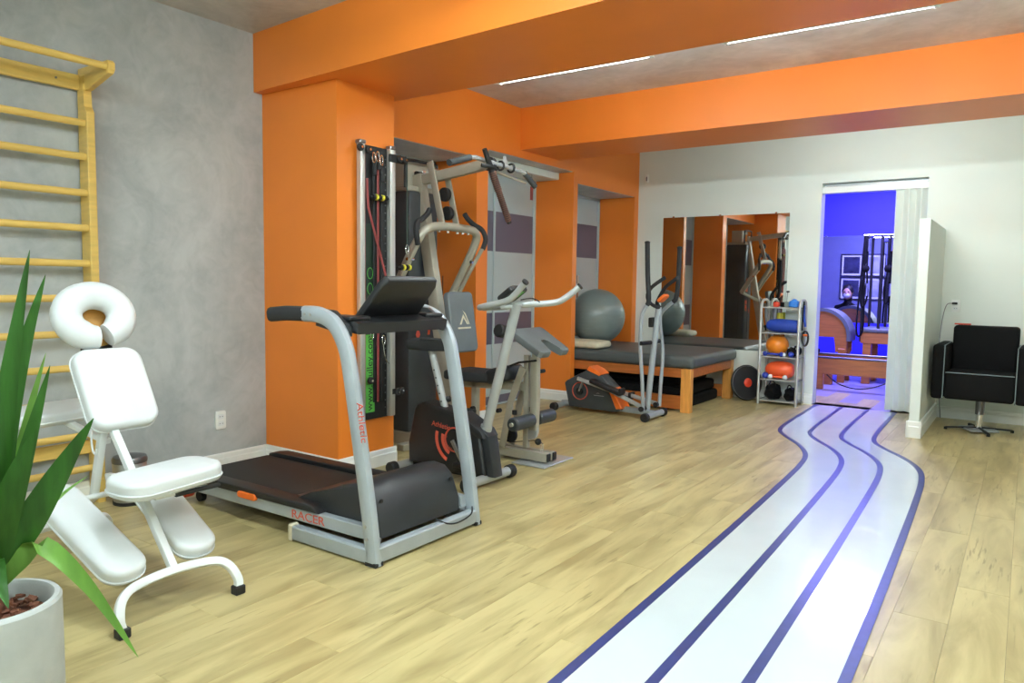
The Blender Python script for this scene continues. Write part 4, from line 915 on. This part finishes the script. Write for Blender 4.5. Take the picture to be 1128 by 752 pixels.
# shelf 4: blue bolster
tag(MB().sweep([(2.0, 8.025, RZ[3]+0.075), (2.03, 8.025, RZ[3]+0.075), (2.12, 8.025, RZ[3]+0.075), (2.25, 8.025, RZ[3]+0.072), (2.318, 8.025, RZ[3]+0.07)], [(0.088*math.cos(2*PI*k/20), 0.073*math.sin(2*PI*k/20)) for k in range(20)], scl=[.55, .85, .99, .95, .9]).build('bolster', 'blue_cloth'), 'blue padded bolster on the fourth shelf of the rack', 'bolster')
tag(MB().ball((2.095, 8.085, RZ[2]+0.115), 0.112, 28, sc=(1.05, 1, .99)).build('ball', 'orange_ball'), 'orange ball on the middle shelf of the rack', 'ball')
sb = MB()
sb = thing('striped_roll', 'rolled black and white striped cloth beside the orange ball', 'cloth roll', (2.275, 8.07, RZ[2]))
MB().cyl((2.275, 7.98, RZ[2]+0.058), (2.275, 8.17, RZ[2]+0.058), 0.055, 18).build('roll', 'cloth_black', sb)
for k in range(3): MB().tube([(2.275+0.0555*math.cos(a), 7.979, RZ[2]+0.058+0.0555*math.sin(a)) for a in [0.4+k*0.8+i*0.1 for i in range(5)]]+[], 0.007, 6).build('stripe', 'white_vinyl', sb)
tag(MB().sweep([(1.985+0.30*q, 8.05, RZ[1]+0.096) for q in (0.02, .08, .2, .4, .6, .8, .92, .98, 1.0)], [(0.095*math.cos(2*PI*k/24), 0.094*math.sin(2*PI*k/24)) for k in range(24)], scl=[.25, .55, .82, .97, 1, .93, .78, .6, .4]).build('rugby_ball', 'coral_ball'), 'oval coral orange ball on the second shelf of the rack', 'ball')
def dumbbell(c, material, bar, label, L=0.15, rr=0.032):
    t = thing('dumbbell', label, 'dumbbell', c, 'small dumbbells on the rack')
    c = V(c)+V((0, 0, rr))
    for s in (-1, 1): MB().ball(c+V((s*L/2, 0, 0)), rr, 14).build('weight_end', material, t)
    MB().cyl(c-V((L/2, 0, 0)), c+V((L/2, 0, 0)), rr*0.42, 10).build('handle', bar, t)
dumbbell((2.09, 7.955, RZ[2]+G_), 'blue_plastic', 'blue_plastic', 'blue dumbbell in front of the round orange ball', 0.17, 0.026)
dumbbell((2.145, 7.955, RZ[1]+G_), 'white_vinyl', 'coral_ball', 'white dumbbell with pink bar in front of the oval ball', 0.15, 0.026)
tag(MB().ball((2.015, 7.955, RZ[1]+0.037), 0.035, 16).build('massage_ball', 'blue_plastic'), 'small blue ball left of the oval coral ball', 'ball')
tag(MB().ball((2.27, 7.96, RZ[2]+0.031), 0.030, 16).build('massage_ball', 'blue_plastic'), 'small blue ball at right end of the middle shelf', 'ball')
tag(MB().ball((2.20, 7.96, RZ[2]+0.024), 0.022, 14).build('massage_ball', 'white_vinyl'), 'small white ball on the middle shelf of the rack', 'ball')
# bottom shelf: black bags
def bag(c, sx, sy, sz, label):
    t = thing('black_bag', label, 'bag', c, 'bags on the bottom shelf'); c = V(c); m_ = MB()
    bmesh.ops.create_icosphere(m_.bm, subdivisions=3, radius=1.0)
    for v in m_.bm.verts:
        n = 1+0.13*math.sin(v.co.x*5+c.x*40)*math.cos(v.co.y*4+2)+0.09*math.sin(v.co.z*7+v.co.x*3)
        z = max(v.co.z*n, -0.72)
        v.co = V((v.co.x*sx*n, v.co.y*sy*n, (z+0.72)*sz/1.72)) + c
    m_.build('bag_body', 'cloth_black', t)
    MB().tube([c+V((-sx*.5, -sy*.2, sz*.8)), c+V((-sx*.2, -sy*.4, sz*1.18)), c+V((sx*.2, -sy*.4, sz*1.15)), c+V((sx*.5, -sy*.2, sz*.75))], 0.008, 6, smooth=4).build('handle', 'rubber', t)
bag((2.075, 8.06, RZ[0]+G_), 0.085, 0.095, 0.165, 'crumpled black bag at left of the bottom shelf')
bag((2.255, 8.06, RZ[0]+G_), 0.062, 0.09, 0.135, 'smaller black bag at right of the bottom shelf')
# top shelf odds
tag(MB().box((2.06, 7.98, RZ[4]+G_), (2.12, 8.04, RZ[4]+0.055), bev=0.012, seg=2).build('grip_trainer', 'red_plastic'), 'small red plastic grip trainer on top of the rack', 'trainer')
tag(MB().rpad(0.10, 0.10, 0.03, 0.07, 0.02, frame((2.265, 8.03, RZ[4]+0.036), (1, 0, 0), (0, 1, 0)), dome=0.02).build('blue_case', 'sky_plastic'), 'bright blue case on top of the rack', 'case')
tag(MB().rpad(0.11, 0.09, 0.02, 0.05, 0.016, frame((2.155, 8.10, RZ[4]+0.026), (1, 0.2, 0), (0, 1, 0))).build('black_pouch', 'cloth_black'), 'black pouch between the red trainer and blue case', 'pouch')
st = thing('step_meter', 'grey device with thin stalk on top of the rack', 'device', (2.20, 8.0, RZ[4]+G_))
MB().box((2.175, 7.975, RZ[4]+G_), (2.215, 8.02, RZ[4]+0.06), bev=0.006, seg=1).build('device_body', 'ball_grey', st)
MB().tube([(2.195, 8.0, RZ[4]+0.06), (2.20, 8.0, RZ[4]+0.16)], 0.003, 6).build('stalk', 'dark_steel', st)
MB().ball((2.203, 8.0, RZ[4]+0.165), 0.014, 10, sc=(1.4, 1, .7)).build('stalk_tip', 'rubber', st)
tag(MB().cyl((2.09, 8.16, RZ[3]+G_), (2.09, 8.16, RZ[3]+0.205), 0.036, 16, r2=0.034, bev=0.008).build('tub', 'yellow_plastic'), 'yellow tub behind the blue bolster', 'tub')
# straps on the side of the rack
sp = thing('strap_bundle', 'blue and black straps hanging on the right side of the rack', 'strap', (RX1+0.03, 7.98, 0.7))
MB().tube([(RX1+0.034, 7.97, 1.06), (RX1+0.035, 7.975, 0.95), (RX1+0.05, 7.99, 0.84)], 0.012, 8).build('blue_strap', 'blue_cloth', sp)
MB().tube([(RX1+0.032, 7.99, 1.07), (RX1+0.034, 7.96, 1.10), (RX1+0.03, 7.945, 1.0), (RX1+0.03, 7.95, 0.80)], 0.008, 8).build('black_strap', 'cloth_black', sp)
MB().tube([(RX1+0.062+0.03*math.sin(2*PI*k/16), 7.95, 0.72+0.075*math.cos(2*PI*k/16)) for k in range(16)], 0.011, 8, closed=True).build('handle_loop', 'rubber', sp)
MB().cyl((RX1+0.045, 7.945, 0.755), (RX1+0.085, 7.945, 0.755), 0.012, 10).build('orange_grip', 'orange_plastic', sp)

# ================================================================ armchair
ac = thing('armchair', 'black salon armchair with grey piping on a chrome pedestal', 'armchair', (3.945, 7.66, 0))
AM = Matrix.Translation((3.978, 7.66, 0)) @ Matrix.Rotation(math.radians(-1.5), 4, 'Z')
ap = lambda mb, name, material, parent=ac: mb.build(name, material, parent)
def abox(lo, hi, bev, name, material='cloth_black', seg=3):
    return ap(MB().box(lo, hi, bev=bev, seg=seg, m=AM), name, material)
abox((-0.255, -0.31, 0.30), (0.255, 0.22, 0.535), 0.025, 'seat')
abox((-0.25, 0.12, 0.46), (0.25, 0.29, 0.925), 0.03, 'backrest')
for s in (-1, 1):
    abox((min(s*0.258, s*0.355), -0.32, 0.295), (max(s*0.258, s*0.355), 0.29, 0.77), 0.028, 'armrest')
    pz = [(s*0.262, -0.322, 0.30), (s*0.262, -0.322, 0.765), (s*0.262, 0.10, 0.772)]
    ap(MB().tube([AM @ V(p) for p in pz], 0.0045, 6), 'piping', 'piping')
ap(MB().tube([AM @ V((-0.25, -0.312, 0.532)), AM @ V((0.25, -0.312, 0.532))], 0.0045, 6), 'piping', 'piping')
ap(MB().cyl(AM @ V((0, -0.0, 0.03)), AM @ V((0, -0.0, 0.30)), 0.028, 18), 'pedestal', 'chrome')
ap(MB().cyl(AM @ V((0, -0.0, 0.15)), AM @ V((0, -0.0, 0.29)), 0.036, 18), 'gas_lift_cover', 'dark_steel')
ap(MB().rpad(0.24, 0.24, 0.02, 0.016, 0.004, AM @ Matrix.Rotation(math.radians(30), 4, 'Z') @ Matrix.Translation((0, 0, 0.018))), 'base_plate', 'light_silver')
for a in (20, 110, 200, 290):
    d = AM.to_3x3() @ V((math.cos(math.radians(a)), math.sin(math.radians(a)), 0)); o = AM.translation
    ap(MB().rtube([o+V((0, 0, 0.032)), o+d*0.26+V((0, 0, 0.02))], 0.022, 0.014), 'foot', 'rubber')
    ap(MB().cyl(o+d*0.26, o+d*0.26+V((0, 0, 0.022)), 0.014, 10), 'foot_pad', 'rubber')
ap(MB().rtube([AM @ V((-0.2, 0.1, 0.29)), AM @ V((0.2, 0.1, 0.29))], 0.05, 0.02), 'seat_bracket', 'dark_steel')
tag(MB().rpad(0.13, 0.05, 0.012, 0.012, 0.004, AM @ Matrix.Translation((-0.185, 0.19, 0.935))).build('phone', 'red_plastic'), 'thin red phone lying on the armchair back', 'phone')
outlet((3.705, YW, 1.09), (1, 0, 0), 'white double socket on the white wall above the armchair')
ch = thing('charger', 'dark plug and thin charging cable behind the armchair', 'charger', (3.70, YW-0.03, 0.8))
MB().box((3.675, YW-0.045, 1.105), (3.72, YW-0.017, 1.125), bev=0.004, seg=1).build('plug', 'rubber', ch)
MB().tube([(3.68, YW-0.04, 1.115), (3.635, YW-0.06, 1.10), (3.61, YW-0.09, 0.98), (3.60, YW-0.14, 0.80), (3.60, YW-0.15, 0.62), (3.61, YW-0.12, 0.35), (3.64, YW-0.10, 0.01)], 0.004, 6, smooth=6).build('cable', 'dark_steel', ch)

# ================================================================ blue room beyond the door
BW = 11.5
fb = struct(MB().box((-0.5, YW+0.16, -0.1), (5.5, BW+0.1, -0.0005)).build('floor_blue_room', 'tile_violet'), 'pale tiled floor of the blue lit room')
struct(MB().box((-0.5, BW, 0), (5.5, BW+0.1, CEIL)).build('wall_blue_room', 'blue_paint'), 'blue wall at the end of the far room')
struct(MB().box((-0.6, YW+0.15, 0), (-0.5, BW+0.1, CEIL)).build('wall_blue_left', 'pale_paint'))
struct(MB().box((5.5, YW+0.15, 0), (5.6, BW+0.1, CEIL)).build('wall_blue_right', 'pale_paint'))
struct(MB().box((-0.6, YW+0.15, CEIL), (5.6, BW+0.1, CEIL+0.1)).build('ceiling_blue_room', 'white_paint'))
bm_ = thing('studio_mirror', 'wide mirror on the blue wall of the far room', 'mirror', (2.0, BW, 0.75))
MB().box((0.2, BW-0.006, 0.75), (4.6, BW-0.001, 1.995), bev=0.001, seg=1).build('glass', 'mirror', bm_)
for x in (1.80, 2.6): MB().box((x-0.015, BW-0.012, 1.985), (x+0.015, BW-0.001, 2.012), bev=0.002, seg=1).build('clip', 'chrome', bm_)
lb = thing('panel_lamp', 'blue glowing ceiling panel in the far room', 'lamp', (2.6, 9.9, CEIL))
MB().box((2.0, 9.4, CEIL-0.03), (3.2, 10.4, CEIL-0.001), bev=0.004, seg=1).build('panel', 'blue_light', lb)
MB().box((1.97, 9.37, CEIL-0.025), (3.23, 10.43, CEIL-0.0005), bev=0.004, seg=1).build('panel_frame', 'white_metal', lb)
# reformer
rf = thing('pilates_reformer', 'long cherry wood pilates reformer crossing behind the doorway', 'pilates reformer', (2.6, 9.85, 0))
for y in (9.58, 10.12):
    MB().box((1.3, y-0.022, 0.19), (3.7, y+0.022, 0.385), bev=0.006, seg=1).build('side_beam', 'cherry', rf)
    MB().box((1.3, y-0.03, 0.385), (3.7, y+0.03, 0.408), bev=0.004, seg=1).build('rail', 'dark_steel', rf)
for x in (1.42, 2.20, 3.60):
    for y in (9.60, 10.10): MB().box((x-0.055, y-0.04, 0), (x+0.055, y+0.04, 0.195), bev=0.006, seg=1).build('leg', 'cherry', rf)
MB().box((1.3, 9.60, 0.19), (1.35, 10.10, 0.385), bev=0.004, seg=1).build('end_board', 'cherry', rf)
MB().box((3.65, 9.60, 0.19), (3.70, 10.10, 0.385), bev=0.004, seg=1).build('end_board', 'cherry', rf)
MB().rpad(0.7, 0.5, 0.03, 0.05, 0.015, frame((1.75, 9.85, 0.435), (1, 0, 0), (0, 1, 0))).build('carriage', 'cloth_black', rf)
MB().tube([(2.30, 9.56, 0.185), (2.45, 9.50, 0.09), (2.65, 9.48, 0.05), (2.85, 9.50, 0.085), (3.05, 9.56, 0.185)], 0.007, 6, smooth=6).build('spring_cord', 'rubber', rf)
# ladder barrel
br = thing('ladder_barrel', 'wooden ladder barrel with padded arched top in the blue room', 'ladder barrel', (1.98, 10.55, 0))
arc = [(0.32*math.cos(a), 0.34*math.sin(a)) for a in [math.radians(180-180*k/16) for k in range(17)]]
for y in (10.40, 10.72):
    MB().prism([(-0.32, -0.20)]+arc+[(0.32, -0.20), (0.18, -0.20), (0.16, 0.0), (-0.16, 0.0), (-0.18, -0.20)], 0.03, fy(y) @ Matrix.Translation((2.04, 0.60, 0)), bev=0.004, seg=1).build('side_panel', 'cherry', br)
    for x in (1.80, 2.30): MB().box((x-0.045, y-0.025, 0), (x+0.045, y+0.025, 0.45), bev=0.005, seg=1).build('leg', 'cherry', br)
pa = MB().sweep([V((2.04+0.335*math.cos(a), 10.56, 0.60+0.355*math.sin(a))) for a in [math.radians(188-196*k/20) for k in range(21)]], [(-0.19, -0.022), (0.19, -0.022), (0.19, 0.022), (-0.19, 0.022)], up=(0, 0, 1))
pa.build('arched_pad', 'grey_vinyl', br)
# trapeze table
cd = thing('trapeze_table', 'pilates trapeze table with dark canopy poles and hanging straps', 'pilates table', (3.1, 10.75, 0))
MB().rpad(1.3, 0.62, 0.03, 0.06, 0.02, frame((3.15, 10.78, 0.70), (1, 0, 0), (0, 1, 0))).build('padded_top', 'grey_vinyl', cd)
MB().box((2.50, 10.48, 0.53), (3.80, 11.08, 0.67), bev=0.005, seg=1).build('table_frame', 'cherry', cd)
for x in (2.58, 3.72):
    for y in (10.54, 11.02): MB().box((x-0.05, y-0.05, 0), (x+0.05, y+0.05, 0.53), bev=0.005, seg=1).build('leg', 'cherry', cd)
for x in (2.50, 2.70, 3.78):
    for y in (10.50, 11.06): MB().tube([(x, y, 0.55), (x, y, 1.93)], 0.018, 10).build('pole', 'rubber', cd)
for y in (10.50, 11.06): MB().tube([(2.48, y, 1.93), (3.80, y, 1.93)], 0.018, 10).build('top_rail', 'chrome', cd)
for x in (2.50, 3.78): MB().tube([(x, 10.50, 1.93), (x, 11.06, 1.93)], 0.018, 10).build('top_rail', 'chrome', cd)
for x, z0 in ((2.53, 1.0), (2.80, 1.05), (2.50, 0.62)):
    MB().tube([(x, 10.46, 1.92), (x-0.02, 10.45, 1.45), (x-0.05, 10.45, z0+0.15), (x-0.02, 10.45, z0), (x+0.03, 10.45, z0+0.15), (x+0.01, 10.46, 1.5), (x+0.01, 10.46, 1.9)], 0.012, 8, smooth=4).build('strap', 'cloth_black', cd)
for x, z in ((2.52, 1.50), (2.79, 1.5)): MB().ball((x, 10.46, z), 0.052, 12, sc=(1, .6, 1)).build('fleece_pad', 'cloth_black', cd)
for x in (2.55, 2.82):
    for z in (1.15, 1.72): MB().tube([(x, 10.44, z), (x, 10.44, z+0.16)], 0.017, 8).build('spring', 'chrome', cd)
# framed photographs on the near wall of that room, seen in its mirror
for n, (x, z, lb_) in enumerate(((1.60, 1.66, 'upper left framed dark photograph reflected in the studio mirror'), (1.98, 1.66, 'upper right framed dark photograph reflected in the studio mirror'), (1.60, 1.24, 'lower left framed dark photograph reflected in the studio mirror'), (1.98, 1.24, 'lower right framed dark photograph reflected in the studio mirror'))):
    pf_ = thing('picture_frame', lb_, 'picture', (x, YW+0.17, z), 'framed photographs in the blue room')
    yb = YW+0.162
    for lo, hi in (((-.18, -.2), (.18, -.185)), ((-.18, .185), (.18, .2)), ((-.18, -.185), (-.165, .185)), ((.165, -.185), (.18, .185))):
        MB().box((x+lo[0], yb, z+lo[1]), (x+hi[0], yb+0.02, z+hi[1])).build('frame_bar', 'rubber', pf_)
    MB().box((x-.165, yb, z-.185), (x+.165, yb+0.006, z+.185)).build('mount', 'white_trim', pf_)
    MB().box((x-.135, yb+0.006, z-.15), (x+.135, yb+0.008, z+.15)).build('print', 'photo_dark' if n % 2 == 0 else 'photo_light', pf_)

# person seated in the blue room, seen in the studio mirror
pe = thing('person', 'seated person in dark clothes with white face mask reflected in mirror', 'person', (1.66, 8.95, 0.0))
me = bpy.data.meshes.new('body')
PX, PY = 1.66, 8.95
J = [((0, 0, .50), .13), ((0, .02, .70), .125), ((0, .03, .88), .135), ((0, .02, .98), .06), ((0, .04, 1.06), .055),
     ((-.17, .02, .90), .055), ((-.22, .10, .68), .045), ((-.10, .30, .60), .035), ((.17, .02, .90), .055), ((.22, .10, .68), .045), ((.10, .30, .60), .035),
     ((-.09, .05, .48), .095), ((-.11, .42, .47), .07), ((-.11, .44, .08), .045), ((-.11, .58, .05), .04), ((.09, .05, .48), .095), ((.11, .42, .47), .07), ((.11, .44, .08), .045), ((.11, .58, .05), .04)]
Ed = [(0, 1), (1, 2), (2, 3), (3, 4), (2, 5), (5, 6), (6, 7), (2, 8), (8, 9), (9, 10), (0, 11), (11, 12), (12, 13), (13, 14), (0, 15), (15, 16), (16, 17), (17, 18)]
me.from_pydata([(PX+p[0], PY+p[1], p[2]) for p, _ in J], Ed, [])
ob = bpy.data.objects.new('body', me); COL.objects.link(ob); ob.parent = pe; ob.matrix_parent_inverse = Matrix.Translation(-V(pe.location))
sk = ob.modifiers.new('skin', 'SKIN'); sd = ob.modifiers.new('sub', 'SUBSURF'); sd.levels = sd.render_levels = 2
for i, (_, q) in enumerate(J): me.skin_vertices[0].data[i].radius = (q, q)
me.skin_vertices[0].data[0].use_root = True
me.materials.append(MATS['cloth_black'])
hd = V((PX, PY+0.06, 1.16))
MB().ball(hd, 0.1, 24, sc=(.78, .92, 1.15)).ball(hd+V((0, .095, 0)), 0.018, 10, sc=(.8, 1, 1.4)).ball(hd+V((-.08, 0, 0)), 0.02, 8, sc=(.5, .8, 1.3)).ball(hd+V((.08, 0, 0)), 0.02, 8, sc=(.5, .8, 1.3)).build('head', 'skin', pe)
MB().ball(hd+V((0, -.03, .03)), 0.112, 24, sc=(.86, .95, 1.05)).ball(hd+V((0, -.09, -.10)), 0.08, 16, sc=(.9, .6, 1.3)).build('hair', 'hair', pe)
MB().ball(hd+V((0, .06, -.045)), 0.062, 18, sc=(.95, .8, .75)).build('face_mask', 'white_vinyl', pe)
for s in (-1, 1):
    MB().ball(hd+V((s*.032, .083, .02)), 0.012, 8, sc=(1.2, .6, .7)).build('eye', 'rubber', pe)
    hb_ = V((PX+s*.08, PY+.33, .60)); h_ = MB().ball(hb_, .04, 14, sc=(.9, 1.1, .5))
    for q in range(4): h_.tube([hb_+V((-.024+.016*q, .03, 0)), hb_+V((-.026+.017*q, .07+.008*(q in (1, 2)), -.005)), hb_+V((-.026+.017*q, .092+.012*(q in (1, 2)), -.02))], .0085, 8, scl=[1, .95, .75])
    h_.tube([hb_+V((-s*.03, 0, .005)), hb_+V((-s*.055, .03, 0)), hb_+V((-s*.055, .055, -.01))], .010, 8, scl=[1, .95, .8]).build('hand', 'skin', pe)
sl = thing('stool', 'low round stool under the seated person', 'stool', (PX, PY, 0))
MB().lathe([(0, .30), (.15, .30), (.17, .32), (.17, .36), (.15, .38), (0, .38)], Matrix.Translation((PX, PY, 0)), 24).build('seat', 'cloth_black', sl)
for k in range(4):
    a = PI/4+k*PI/2; MB().tube([(PX+.11*math.cos(a), PY+.11*math.sin(a), .30), (PX+.16*math.cos(a), PY+.16*math.sin(a), 0)], .012, 8).build('leg', 'chrome', sl)
